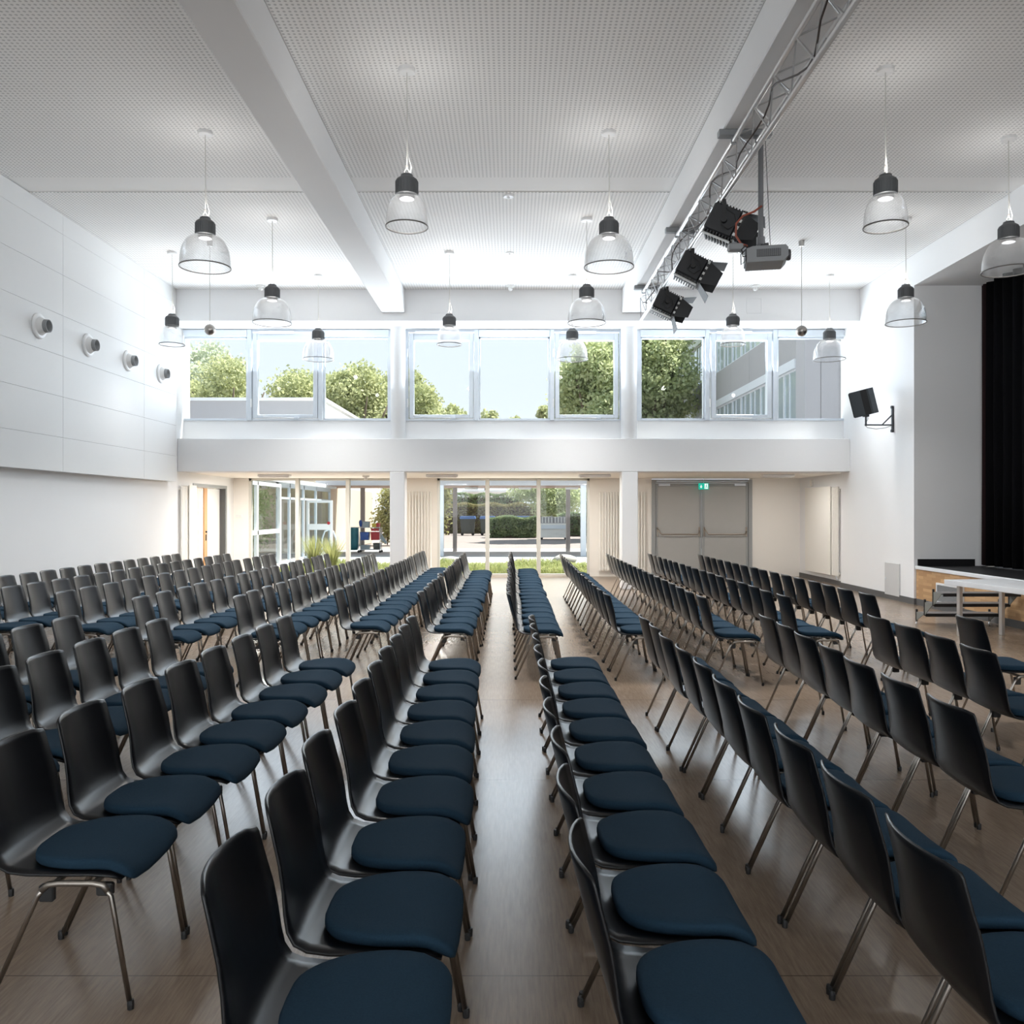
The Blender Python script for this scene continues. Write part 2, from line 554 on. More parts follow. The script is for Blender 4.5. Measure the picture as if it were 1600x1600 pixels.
struct('trim_4', CB(XL, XR, D2, D4 + .35, 2.466, 3.16, c=.01), 'beam_white', 'white parapet beam between the lower and upper windows', 'beam')
struct('wall_back', B(-7.2, XR + .2, D4 - .0, D4 + .35, 3.16, 3.57), 'wall_white', 'low white wall strip under the upper windows', 'wall')
for i, (x0, x1, w) in enumerate(((-2.556, -2.248, 'left'), (2.30, 2.636, 'right'))):
    m = CB(x0, x1, D2, D2 + .4, 0, 2.466, c=.012)
    o = struct('column', m, 'beam_white', 'white square column under the parapet, %s of the two' % w, 'column')
    xc = (x0 + x1) / 2; r = (x1 - x0) / 2
    MB().lathe([(r, 3.16), (r, 5.51)], 24, (xc, D2 + r, 0)).build('upper_shaft', 'beam_white', o, True)
struct('ceiling', B(-7.2, 7.5, D4 + .35, D1 + .25, 2.466, 3.1), 'wall_cream', 'low cream ceiling of the window recess', 'ceiling')
m = MB()
for x0, x1 in ((-7.2, -6.62), (-2.90, -1.88), (1.95, 3.51), (6.03, 7.5)):
    m.box(x0, x1, D1, D1 + .25, 0, 2.466)
struct('wall_front', m, 'wall_cream', 'cream rear wall of the window recess between glazing and doors', 'wall')
# left wall with doorway
m = MB()
m.box(-7.2, XL, Y0, 18.5, 2.466, ZC).box(-7.2, XL, Y0, 18.73, 0, 2.466).box(-7.2, XL, 18.73, 20.78, 2.185, 2.466).box(-7.2, XL, 20.78, D1, 0, 2.466)
wl_ = struct('wall_left', m, 'wall_white', 'white left wall with acoustic panels above and a doorway', 'wall')
zs = [2.24, 2.76, 3.377, 3.994, 4.611, 5.228, 5.845, 6.148]
ys = [-1.32, 1.53, 4.38, 7.23, 10.08, 12.93, 15.78, D3 - .002]
for j in range(len(ys) - 1):
    for k in range(len(zs) - 1):
        g = .0018
        CB(XL, XP, ys[j] + g, ys[j + 1] - g, zs[k] + (g * .6 if k else 0), zs[k + 1] - g * .6, c=.003).build('panel', 'panel_white', wl_)
# right wall: thick return beside the stage, header above the stage
m = MB()
m.box(XR, 8.5, 14.97, 18.3, 0, ZC).box(XR, 8.5, Y0, 1.0, 0, ZC).box(XR, 8.13, 1.0, 14.97, 5.61, ZC).box(8.13, 8.5, 1.0, 14.97, 5.61, ZC)
wr = struct('wall_right', m, 'wall_white', 'white right wall with the stage opening and its header', 'wall')
struct('wall_recess', B(7.24, 7.5, 18.3, D1, 0, 2.466), 'wall_white', 'cream-white side wall of the right recess behind the radiator', 'wall')
struct('baseboard_right', B(XR - .018, XR, 14.95, 18.3, 0, .11).box(XR - .018, 7.13, 14.93, 14.95, 0, .11), 'base_grey', 'dark grey baseboard along the right wall', 'baseboard')
struct('baseboard_recess', B(7.22, 7.24, 18.3, D1, 0, .10), 'base_grey', 'dark grey baseboard in the right recess below the radiator', 'baseboard')
struct('baseboard_left', B(XL, XL + .015, Y0, 17.9, 0, .08), 'base_grey', 'dark grey baseboard along the left wall', 'baseboard')
# rear wall behind the camera, largely glazed
m = MB()
m.box(-7.2, 8.5, Y0 - .3, Y0, 5.5, ZC).box(-7.2, 8.5, Y0 - .3, Y0, 0, .45)
for x0, x1 in ((-7.2, -6.8), (-2.6, -2.2), (2.2, 2.6), (6.8, 8.5)):
    m.box(x0, x1, Y0 - .3, Y0, .45, 5.5)
struct('wall_rear', m, 'wall_white', 'white wall behind the camera with three tall windows', 'wall')
for i, (x0, x1) in enumerate(((-6.8, -2.6), (-2.2, 2.2), (2.6, 6.8))):
    w = thing('window_%d' % (6 + i), 'tall window behind the camera, %s of three' % ('left', 'middle', 'right')[i], 'window', (0, 0, 0), kind='structure')
    m = MB()
    for q in range(4):
        xx = x0 + (x1 - x0) * q / 3
        m.box(max(x0, xx - .04), min(x1, xx + .04), Y0 - .2, Y0 - .1, .45, 5.5)
    m.box(x0, x1, Y0 - .2, Y0 - .1, .45, .53).box(x0, x1, Y0 - .2, Y0 - .1, 5.42, 5.5).box(x0, x1, Y0 - .2, Y0 - .1, 2.7, 2.78)
    m.build('frame', 'frame_alu', w)
    B(x0, x1, Y0 - .155, Y0 - .149, .45, 5.5).build('pane', 'glass', w)

# ------------------------------------------------------------------ upper windows
KW = D4 / F
def wx(px): return (px - 800) * KW
def wz(py): return 1.65 + (798 - py) * KW
def upper_window(name, label, p0, p1, panes):
    w = thing(name, label, 'window', kind='structure')
    ya, yb = D4 - .02, D4 + .10
    zt, zb = 5.51, 3.57
    fr = MB()
    fr.box(wx(p0) - .05, wx(p0 + 4), ya, yb, zb, zt).box(wx(p1 - 4), wx(p1) + .05, ya, yb, zb, zt)
    fr.box(wx(p0 + 4), wx(p1 - 4), ya, yb, zt - .045, zt).box(wx(p0 + 4), wx(p1 - 4), ya, yb, zb, zb + .035)
    fr.build('frame', 'frame_alu', w)
    for (a, b, sash) in panes:
        x0, x1 = wx(a), wx(b)
        if not sash:
            head = MB().cbox(x0, x1, ya - .05, yb - .01, zt - .155, zt - .01, c=.008)
            head.build('blind_box', 'frame_alu', w)
            s = MB().box(x0, x0 + .035, ya + .02, yb, zb + .03, zt - .15).box(x1 - .035, x1, ya + .02, yb, zb + .03, zt - .15)
            s.box(x0, x1, ya + .02, yb, zb + .03, zb + .05).box(x0, x1, ya + .02, yb, zt - .19, zt - .155)
            so = s.build('pane_frame', 'frame_alu', w)
            B(x0 + .03, x1 - .03, D4 + .04, D4 + .046, zb + .045, zt - .18).build('pane', 'glass', so)
        else:
            t = .095
            za, zz = zb + .05, zt - .085
            s = MB().cbox(x0, x0 + t, ya - .03, yb, za, zz, c=.008).cbox(x1 - t, x1, ya - .03, yb, za, zz, c=.008)
            s.cbox(x0 + t, x1 - t, ya - .03, yb, zz - .15, zz, c=.008).cbox(x0 + t, x1 - t, ya - .03, yb, za, za + .075, c=.008)
            so = s.build('sash', 'frame_alu', w)
            B(x0 + t - .01, x1 - t + .01, D4 + .04, D4 + .046, za + .07, zz - .14).build('pane', 'glass', so)
            xm = (x0 + x1) / 2
            CB(xm - .55, xm + .2, ya - .11, ya - .06, zt - .105, zt - .055, c=.006).xf(Matrix.Translation((0, 0, 0))).build('opener_arm', 'frame_white', so)
            MB().tube([(xm - .45, ya - .07, zb + .07), (xm + .25, ya - .09, zb + .045)], .012, 6).build('stay', 'frame_white', so)
            CB(xm + .2, xm + .3, ya - .10, ya - .03, zb + .03, zb + .075, c=.006).build('latch', 'frame_alu', so)
            for zc in (zz - .42, za + .32):
                CB(x0 - .05, x0 - .02, ya - .05, ya, zc - .09, zc + .09, c=.005).build('hinge', 'frame_white', so)
    return w
def mull(w, ps):
    for a, b in ps:
        CB(wx(a), wx(b), D4 - .06, D4 + .10, 3.57, 5.51, c=.01).build('mullion', 'frame_alu', w)
w1 = upper_window('window_1', 'left upper window with trees and a grey parapet outside', 280, 610, [(284, 387, 0), (396, 497, 1), (505, 608, 0)])
mull(w1, [(387, 394), (498, 505)])
w2 = upper_window('window_2', 'middle upper window with mostly pale sky outside', 634, 972, [(640, 740, 1), (748, 859, 0), (867, 966, 1)])
mull(w2, [(741, 748), (859, 866)])
w3 = upper_window('window_3', 'right upper window facing a grey office block', 997, 1326, [(1000, 1101, 0), (1111, 1205, 1), (1214, 1321, 0)])
mull(w3, [(1101, 1108), (1207, 1214)])

# ------------------------------------------------------------------ lower glazing
def facade(name, label, x0, x1, mulls):
    w = thing(name, label, 'window', kind='structure')
    m = MB()
    m.box(x0, x0 + .06, D1 + .02, D1 + .14, 0, 2.466).box(x1 - .06, x1, D1 + .02, D1 + .14, 0, 2.466)
    m.box(x0, x1, D1 + .02, D1 + .14, 2.41, 2.466).box(x0, x1, D1 + .02, D1 + .14, 0, .06)
    m.build('frame', 'frame_cream', w)
    xs = [x0 + .06] + mulls + [x1 - .06]
    for q in mulls:
        CB(q - .05, q + .05, D1 - .02, D1 + .14, 0, 2.466, c=.008).build('mullion', 'frame_cream', w)
    for a, b in zip(xs[:-1], xs[1:]):
        B(a, b, D1 + .08, D1 + .088, .06, 2.41).build('pane', 'glass', w)
facade('window_4', 'floor-length glazing on the left before the entrance porch', -6.62, -2.90, [-5.40, -4.13])
facade('window_5', 'floor-length glazing in the middle before the courtyard lawn', -1.88, 1.95, [-.62, .67])

# ------------------------------------------------------------------ grey double door
dr = thing('door_1', 'grey steel double door with push bars under the exit sign', 'door', kind='structure')
m = MB()
m.box(3.51, 3.60, D1 - .04, D1 + .2, 0, 2.43).box(5.94, 6.03, D1 - .04, D1 + .2, 0, 2.43).box(3.60, 5.94, D1 - .04, D1 + .2, 2.35, 2.43)
m.build('door_frame', 'door_frame_grey', dr)
CB(3.62, 5.92, D1 - .07, D1 - .03, 2.375, 2.405, c=.005).build('closer_rail', 'frame_alu', dr)
for k, (a, b) in enumerate(((3.605, 4.755), (4.785, 5.935))):
    lf = CB(a, b, D1 + .0, D1 + .07, .01, 2.34, c=.006).build('door_leaf', 'door_grey', dr)
    m = MB()
    for (p, q, r, s_) in ((a + .0, a + .055, .01, 2.34), (b - .055, b, .01, 2.34)):
        m.cbox(p + .003, q, D1 - .014, D1 + .01, r + .003, s_ - .003, c=.004)
    m.cbox(a + .06, b - .06, D1 - .014, D1 + .01, 2.26, 2.337, c=.004).cbox(a + .06, b - .06, D1 - .014, D1 + .01, .013, .16, c=.004)
    m.build('stile', 'door_frame_grey', lf)
    B(a + .062, b - .062, D1 - .004, D1 + .002, .172, .176).box(a + .062, b - .062, D1 - .004, D1 + .002, 1.0, 1.003).build('groove', 'dark_grey', lf)
    MB().tube([(a + .04, D1 - .02, 1.20), (a + .05, D1 - .09, 1.17), (a + .13, D1 - .11, 1.06), (b - .12, D1 - .11, 1.06), (b - .06, D1 - .09, 1.10), (b - .05, D1 - .02, 1.14)], .016, 8).build('push_bar', 'bar_bronze', lf, True)
    for xx in (a + .045, b - .05):
        CB(xx - .02, xx + .02, D1 - .03, D1 - .012, 1.0, 1.24, c=.005).build('bar_plate', 'bar_bronze', lf)
    CB((a + .07) if k == 0 else (b - .36), (a + .36) if k == 0 else (b - .07), D1 - .07, D1 - .012, 2.27, 2.325, c=.006).build('door_closer', 'frame_alu', lf)
# exit sign
sg = thing('exit_sign', 'small green and white exit sign above the grey double door', 'sign', (4.78, D1 - .16, 2.34))
CB(-.125, .125, -.02, .02, -.16, .0, c=.004).build('sign_box', 'sign_green', sg)
m = MB()
m.prism([(-.075, -.045), (-.055, -.045), (-.055, -.085), (-.03, -.085), (-.065, -.13), (-.10, -.085), (-.075, -.085)], -.026, -.021)
m.build('arrow', 'sign_white', sg)
dp = B(.02, .105, -.026, -.021, -.145, -.015).build('door_symbol', 'sign_white', sg)
m = MB()
m.lathe([(.001, -.0295), (.010, -.0295), (.010, -.0265), (.001, -.0265)], 10, (.068, 0, -.035), 'y')
m.prism([(.055, -.05), (.075, -.045), (.070, -.085), (.05, -.085)], -.0295, -.0265)
m.prism([(.05, -.085), (.06, -.085), (.045, -.13), (.03, -.135), (.035, -.125)], -.0295, -.0265)
m.prism([(.06, -.085), (.071, -.085), (.088, -.11), (.083, -.135), (.075, -.115)], -.0295, -.0265)
m.build('figure', 'sign_green', dp)
MB().tube([(0, 0, 0), (0, 0, 2.466 - 2.34)], .01, 8).build('hanger', 'frame_alu', sg)

# ------------------------------------------------------------------ left doorway
d2 = thing('door_2', 'part-open doorway with ribbed wood leaf and white leaf in the left wall', 'door', kind='structure')
m = MB()
m.box(XL - .001, XL + .02, 18.66, 18.73, 0, 2.255).box(XL - .001, XL + .02, 20.78, 20.85, 0, 2.255).box(XL - .001, XL + .02, 18.73, 20.78, 2.185, 2.255)
m.build('door_frame', 'door_frame_grey', d2)
B(XL - .2, XL - .001, 20.74, 20.779, 0, 2.184).build('jamb', 'dark_grey', d2)
rl = B(XL - .16, XL - .12, 18.74, 19.60, 0.01, 2.17).build('ribbed_leaf', 'wood_slat', d2)
for k in range(7):
    y = 18.80 + k * .115
    CB(XL - .122, XL - .10, y, y + .075, .02, 2.16, c=.004).build('slat', 'rad_cream', rl)
st = CB(XL - .16, XL - .085, 19.60, 19.80, .01, 2.17, c=.004).build('edge_stile', 'wood_edge', d2)
B(XL - .087, XL - .075, 19.68, 19.73, .96, 1.10).box(XL - .087, XL - .06, 19.68, 19.73, 1.14, 1.18).build('lock', 'plastic_black', st)
CB(XL - .16, XL - .12, 19.81, 20.735, .01, 2.17, c=.004).build('white_leaf', 'door_white', d2)

# ------------------------------------------------------------------ radiators
tube_me = MB().cbox(-.0165, .0165, -.03, .03, 0, 1.98, c=.011).mesh('tube', 'rad_cream')
def radiator_back(px0, px1, label, z0):
    x0 = (px0 - 800) * D1 / F; x1 = (px1 - 800) * D1 / F
    r = thing('radiator', label, 'radiator', ((x0 + x1) / 2, D1 - .10, z0), group='tall radiators on the recess walls')
    n = int((x1 - x0) / .068)
    for k in range(n):
        inst('tube', tube_me, r, (-(x1 - x0) / 2 + (k + .5) * (x1 - x0) / n, 0, 0))
    w = (x1 - x0) / 2
    for z in (.04, 1.89):
        B(-w, w, .0, .03, z, z + .05).build('header', 'rad_cream', r)
    for x in (-w + .05, w - .08):
        B(x, x + .03, .02, .10, .9, .95).build('wall_bracket', 'rad_cream', r)
radiator_back(634, 676, 'tall cream tube radiator beside the left white column', .16)
radiator_back(935, 1008, 'tall cream tube radiator half hidden by the right white column', .14)
def radiator_side(x, y0, y1, side, label):
    r = thing('radiator', label, 'radiator', (x, (y0 + y1) / 2, .2), group='tall radiators on the recess walls')
    w = (y1 - y0) / 2
    n = int(w * 2 / .075)
    for k in range(n):
        inst('tube', tube_me, r, (-side * .05, -w + (k + .5) * 2 * w / n, 0))
    CB(*sorted((-side * .078, -side * .098)), -w + .36, w, .0, 2.0, c=.004).build('cover_plate', 'rad_cream', r)
    for z in (.04, 1.88):
        B(*sorted((-side * .001, -side * .03)), -w, w, z, z + .05).build('header', 'rad_cream', r)
    MB().tube([(-side * .05, -w + .12, .0), (-side * .05, -w + .12, -.06), (-side * .02, -w + .12, -.08), (0, -w + .12, -.08)], .012, 6).build('valve', 'frame_alu', r)
radiator_side(7.24, 18.75, 20.75, 1, 'tall cream radiator with cover plate on the right recess wall')
radiator_side(XL, 17.86, 18.64, -1, 'narrow grey-white radiator plate beside the left doorway')

# ------------------------------------------------------------------ small fittings on the shell
for px, lab in ((429, 'left of the left column'), (691, 'just right of the left column'), (929, 'just left of the right column'), (1215, 'right of the grey double door')):
    x = (px - 800) * 19.2 / F
    t = thing('ceiling_luminaire', 'flat white luminaire under the low ceiling, %s' % lab, 'lamp', (x, 19.2, 2.466), group='flat luminaires under the recess ceiling')
    CB(-.36, .36, -.10, .10, -.055, 0, c=.01).build('housing', 'canopy_white', t)
    CB(-.33, .33, -.085, .085, -.07, -.052, c=.006).build('diffuser', 'luminaire', t)
    dd = bpy.data.lights.new('luminaire_light', 'AREA')
    dd.shape = 'RECTANGLE'; dd.size = .64; dd.size_y = .16; dd.energy = 30.0 if px < 600 else 13.0 if px < 1000 else 5.5; dd.color = (1.0, .97, .93)
    do = bpy.data.objects.new('luminaire_light', dd); COL.objects.link(do); do.parent = t; do.location = (0, 0, -.075)
def detector(x, y, z, label):
    t = thing('smoke_detector', label, 'detector', (x, y, z), group='smoke detectors')
    MB().lathe([(.001, 0), (.085, 0), (.085, -.03), (.06, -.04), (.001, -.04)], 20).build('base', 'detector_white', t, False)
    MB().lathe([(.001, -.04), (.045, -.04), (.045, -.085), (.03, -.10), (.001, -.10)], 16).build('sensor', 'detector_white', t, False)
detector(-5.02, 17.0, ZC - .012, 'small white smoke detector on the ceiling, left bay')
detector(-.03, 17.0, ZC - .012, 'small white smoke detector on the ceiling, middle bay')
detector(4.86, 17.0, ZC - .012, 'small white smoke detector on the ceiling, right bay')
detector(-3.4, 19.8, 2.466, 'small white detector under the low ceiling left of the column')
for x, y, lab in ((-5.0, 14.85, 'in the left bay behind the big lamp'), (-.04, 14.85, 'in the middle bay, farther of two'), (4.78, 14.85, 'in the right bay beside the projector'), (-.05, 12.16, 'in the middle bay, nearer of two')):
    t = thing('ceiling_disc', 'small white ceiling disc ' + lab, 'ceiling fitting', (x, y, ZC - .012), group='small discs in the ceiling')
    MB().lathe([(.001, 0), (.075, 0), (.07, -.018), (.001, -.018)], 18).build('plate', 'frame_white', t)
    MB().lathe([(.001, -.018), (.02, -.018), (.018, -.04), (.001, -.04)], 10).build('nub', 'frame_white', t)
t = thing('wall_sensor', 'small cream sensor box high on the right recess wall', 'sensor', (7.24, 20.5, 2.30))
CB(-.05, 0, -.05, .05, -.07, .1, c=.01).build('body', 'rad_cream', t)
MB().lathe([(.001, -.056), (.02, -.052), (.025, -.048)], 10, (0, 0, -.02), 'x').build('lens', 'rad_cream', t)
t = thing('light_switch', 'pale double light switch on the wall left of the glazing', 'switch', (-6.86, D1, 1.52))
CB(-.08, .08, -.012, 0, -.04, .04, c=.004).build('plate', 'rad_cream', t)
for dx in (-.04, .04):
    CB(dx - .03, dx + .03, -.018, -.011, -.03, .03, c=.003).build('rocker', 'door_white', t)
t = thing('wall_flap', 'light grey service flap low on the right wall', 'wall panel', (XR, 15.8, .38))
CB(-.022, 0, -.30, .30, -.30, .30, c=.004).build('plate', 'flap_plate', t)
CB(-.03, -.021, .24, .27, -.02, .02, c=.002).build('catch', 'frame_alu', t)

# wall jet nozzles
nz_names = ('nearest of the four', 'second of the four from the near end', 'third of the four from the near end', 'farthest of the four')
for k in range(4):
    t = thing('air_nozzle', 'round white air nozzle on the panelled wall, ' + nz_names[k], 'air vent', (XP, 12.26 + 1.42 * k, 4.31), group='air nozzles in a row on the left wall')
    MB().lathe([(.10, 0), (.185, 0), (.185, .02), (.17, .035), (.135, .035)], 28, axis='x').build('flange', 'frame_white', t, True)
    MB().lathe([(.14, .03), (.122, .05), (.105, .085), (.095, .10)], 28, axis='x').build('cone', 'panel_white', t, True)
    MB().lathe([(.093, .095), (.093, .155), (.083, .155), (.083, .07), (.001, .07)], 28, axis='x').build('nozzle', 'proj_grey', t, True)

# ------------------------------------------------------------------ pendant lamps
RIM = 4.55
FILL_W = 3.0  # powers of the fill lights added at each pendant
FILL_DOWN = 11.0
FILL_UP = .75
def lamp_meshes(R, hs):
    """R rim radius, hs shade height; local z=0 at the rim"""
    prof = []
    for i in range(13):
        a = i / 12
        ang = a * PI / 2
        r = .075 + (R - .075) * math.sin(ang) ** .8 if i else .075
        z = hs * math.cos(ang) ** .85 if i < 12 else 0
        prof.append((r, z))
    prof.append((R + .004, -.012))
    sh = MB()
    n = 56
    v = []
    for j, (r, z) in enumerate(prof):
        for k in range(n):
            rr = r * (1 + (.003 if k % 2 else -.003) * min(1, j / 3))
            v.append((rr * math.cos(2 * PI * k / n), rr * math.sin(2 * PI * k / n), z))
    f = [(j * n + k, j * n + (k + 1) % n, (j + 1) * n + (k + 1) % n, (j + 1) * n + k) for j in range(len(prof) - 1) for k in range(n)]
    sh.add(v, f)
    rim = MB().lathe([(R - .003, -.018), (R + .008, -.018), (R + .008, -.006), (R - .003, -.006)], 48, close=True)
    hd = MB().lathe([(.001, hs - .03), (.075, hs - .03), (.080, hs), (.112, hs + .012), (.112, hs + .15), (.105, hs + .165), (.065, hs + .195), (.06, hs + .215), (.001, hs + .22)], 32)
    fin = MB()
    for k in range(24):
        a = 2 * PI * k / 24
        b = MB().box(.11, .117, -.004, .004, hs + .02, hs + .145)
        b.xf(Matrix.Rotation(a, 4, 'Z')); fin.add(b.v, b.f)
    hook = MB().tube([(-.035, 0, hs + .20), (-.02, 0, hs + .26), (0, 0, hs + .29)], .004, 6).tube([(.035, 0, hs + .20), (.02, 0, hs + .26), (0, 0, hs + .29)], .004, 6).lathe([(.001, hs + .275), (.012, hs + .275), (.012, hs + .31), (.001, hs + .31)], 10)
    bulb = MB().lathe([(.001, hs - .17), (.03, hs - .165), (.042, hs - .13), (.035, hs - .07), (.02, hs - .03)], 16)
    return dict(shade=sh.mesh('shade', 'lamp_shade', True), rim=rim.mesh('rim', 'lamp_rim', True), housing=hd.mesh('housing', 'lamp_housing', False),
                fins=fin.mesh('fins', 'lamp_housing'), hook=hook.mesh('hook', 'lamp_rim'), bulb=bulb.mesh('bulb', 'frame_white', True))
LBIG, LSMALL = lamp_meshes(.29, .36), lamp_meshes(.21, .30)
cable_len = ZC - .012 - RIM
def lamp(x, y, big, label):
    d = LBIG if big else LSMALL
    hs = .36 if big else .30
    t = thing('pendant_lamp', label, 'lamp', (x, y, RIM), random.uniform(0, 1), group='large pendant lamps' if big else 'small pendant lamps')
    h = inst('housing', d['housing'], t)
    inst('fins', d['fins'], h); inst('hook', d['hook'], h)
    s = inst('shade', d['shade'], t); inst('rim', d['rim'], s)
    MB().tube([(0, 0, hs + .28), (.004, .002, (hs + cable_len) / 2), (0, 0, cable_len - .02)], .0055, 6).build('cable', 'cable_white', t)
    MB().tube([(.03, 0, hs + .20), (.045, 0, hs + .30), (.012, 0, hs + .42), (.006, 0, hs + .6)], .004, 6).build('power_lead', 'cable_white', t)
    ld = bpy.data.lights.new('lamp_fill', 'POINT')  # added fill inside the shade, brightens ceiling and walls
    ld.shadow_soft_size = .05; ld.energy = FILL_W * ((.5 if x > 5 else 1) if big else .3 if x < -5 else .8); ld.color = (1.0, .985, .96)
    lo = bpy.data.objects.new('lamp_fill', ld); COL.objects.link(lo); lo.parent = t; lo.location = (0, 0, hs - .10)
    du = bpy.data.lights.new('ceiling_fill', 'AREA')  # added disk above the housing, lifts the ceiling
    du.shape = 'DISK'; du.size = .2; du.energy = FILL_UP; du.color = (1.0, .985, .96)
    uo = bpy.data.objects.new('ceiling_fill', du); COL.objects.link(uo); uo.parent = t; uo.location = (0, 0, hs + .24); uo.rotation_euler = (PI, 0, 0)
    dd = bpy.data.lights.new('floor_fill', 'AREA')  # added disk below the rim, brightens floor and lower walls
    dd.shape = 'DISK'; dd.size = .3; dd.energy = FILL_DOWN * (.12 if x < -5 else .3 if x > 5 else 1); dd.color = (1.0, .985, .96); dd.spread = math.radians(120)
    do = bpy.data.objects.new('floor_fill', dd); COL.objects.link(do); do.parent = t; do.location = (0, 0, -.025)
    MB().lathe([(.001, cable_len), (.085, cable_len), (.085, cable_len - .035), (.075, cable_len - .042), (.001, cable_len - .042)], 24).build('canopy', 'canopy_white', t)
lamp(-3.64, 10.1, 1, 'large bell pendant lamp nearest the camera in the left bay')
lamp(-3.69, 13.1, 1, 'large bell pendant lamp in the left bay, second from the camera')
lamp(-3.70, 16.25, 1, 'large bell pendant lamp in the left bay before the left window')
lamp(1.15, 10.1, 1, 'large bell pendant lamp nearest the camera in the middle bay')
lamp(1.15, 13.1, 1, 'large bell pendant lamp in the middle bay, second from the camera')
lamp(1.15, 16.25, 1, 'large bell pendant lamp before the middle window')
lamp(5.98, 10.25, 1, 'large bell pendant lamp by the stage, cut by the right edge')
lamp(6.06, 13.1, 1, 'large bell pendant lamp before the stage side wall')
lamp(6.06, 16.25, 1, 'large bell pendant lamp before the right end of the window')
lamp(-5.91, 14.8, 0, 'small bell pendant lamp beside the panelled left wall')
lamp(-1.09, 14.8, 0, 'small bell pendant lamp before the middle window')
lamp(-1.07, 8.66, 0, 'small bell pendant lamp high up right of the left beam')
lamp(3.84, 14.8, 0, 'small bell pendant lamp under the projector')
lamp(3.80, 8.66, 0, 'small bell pendant lamp high up near the stage')

for x, z, lab in ((-5.04, 4.67, 'left'), (4.83, 4.65, 'right')):
    t = thing('hanging_ball', 'small metal ball hanging on a thin rod before the %s window' % lab, 'ball', (x, 14.2, z), group='hanging metal balls')
    MB().lathe([(.092 * math.sin(PI * k / 14) + .0005, -.092 * math.cos(PI * k / 14)) for k in range(15)], 24).build('ball', 'ball_metal', t, True)
    MB().tube([(0, 0, .085), (0, 0, ZC - .06 - z)], .006, 6).build('rod', 'cable_white', t)
    MB().lathe([(.001, ZC - .013 - z), (.05, ZC - .013 - z), (.042, ZC - .10 - z), (.001, ZC - .10 - z)], 16).build('canopy', 'ball_metal', t)

# ------------------------------------------------------------------ truss with spotlights
tr = thing('lighting_truss', 'bright aluminium triangular lighting truss under the right beam', 'truss', (0, 0, 0))
cA, cB_, cC = (2.345, 5.56), (2.60, 5.56), (2.40, 5.20)
YT0, YT1 = 5.2, 15.85
for (x, z) in (cA, cB_, cC):
    MB().tube([(x, YT0, z), (x, YT1, z)], .025, 10).build('chord', 'truss_alu', tr, True)
nseg = int((YT1 - YT0) / .30)
st_ = (YT1 - YT0) / nseg
def brace_mesh(a, b):
    return MB().tube([(a[0], 0, a[1]), (b[0], st_, b[1])], .0085, 5).mesh('brace', 'truss_brace')
br = {}
for nm, a, b in (('ac', cA, cC), ('bc', cB_, cC), ('ab', cA, cB_)):
    br[nm] = (brace_mesh(a, b), brace_mesh(b, a))
for k in range(nseg):
    for nm in br:
        inst('brace', br[nm][k % 2], tr, (0, YT0 + k * st_, 0))
for y in (15.2, 12.1, 9.0, 6.2):
    c = CB(2.18, 2.74, y - .05, y + .05, 5.60, 5.668, c=.006).build('hanger', 'proj_grey', tr)
    MB().tube([(2.345, y, 5.53), (2.345, y, 5.62)], .03, 8).build('clamp', 'proj_grey', c)
    MB().tube([(2.60, y, 5.53), (2.60, y, 5.62)], .03, 8).build('clamp', 'proj_grey', c)
pts = []
for k in range(60):
    y = YT0 + .2 + k * (YT1 - YT0 - .5) / 59
    pts.append((2.37 + .05 * math.sin(k * .9), y, 5.37 + .10 * math.sin(k * .55)))
tag(MB().tube(pts, .009, 5).build('cable', 'cable_dark', None, True), 'dark red-brown cable winding along the lighting truss', 'cable')

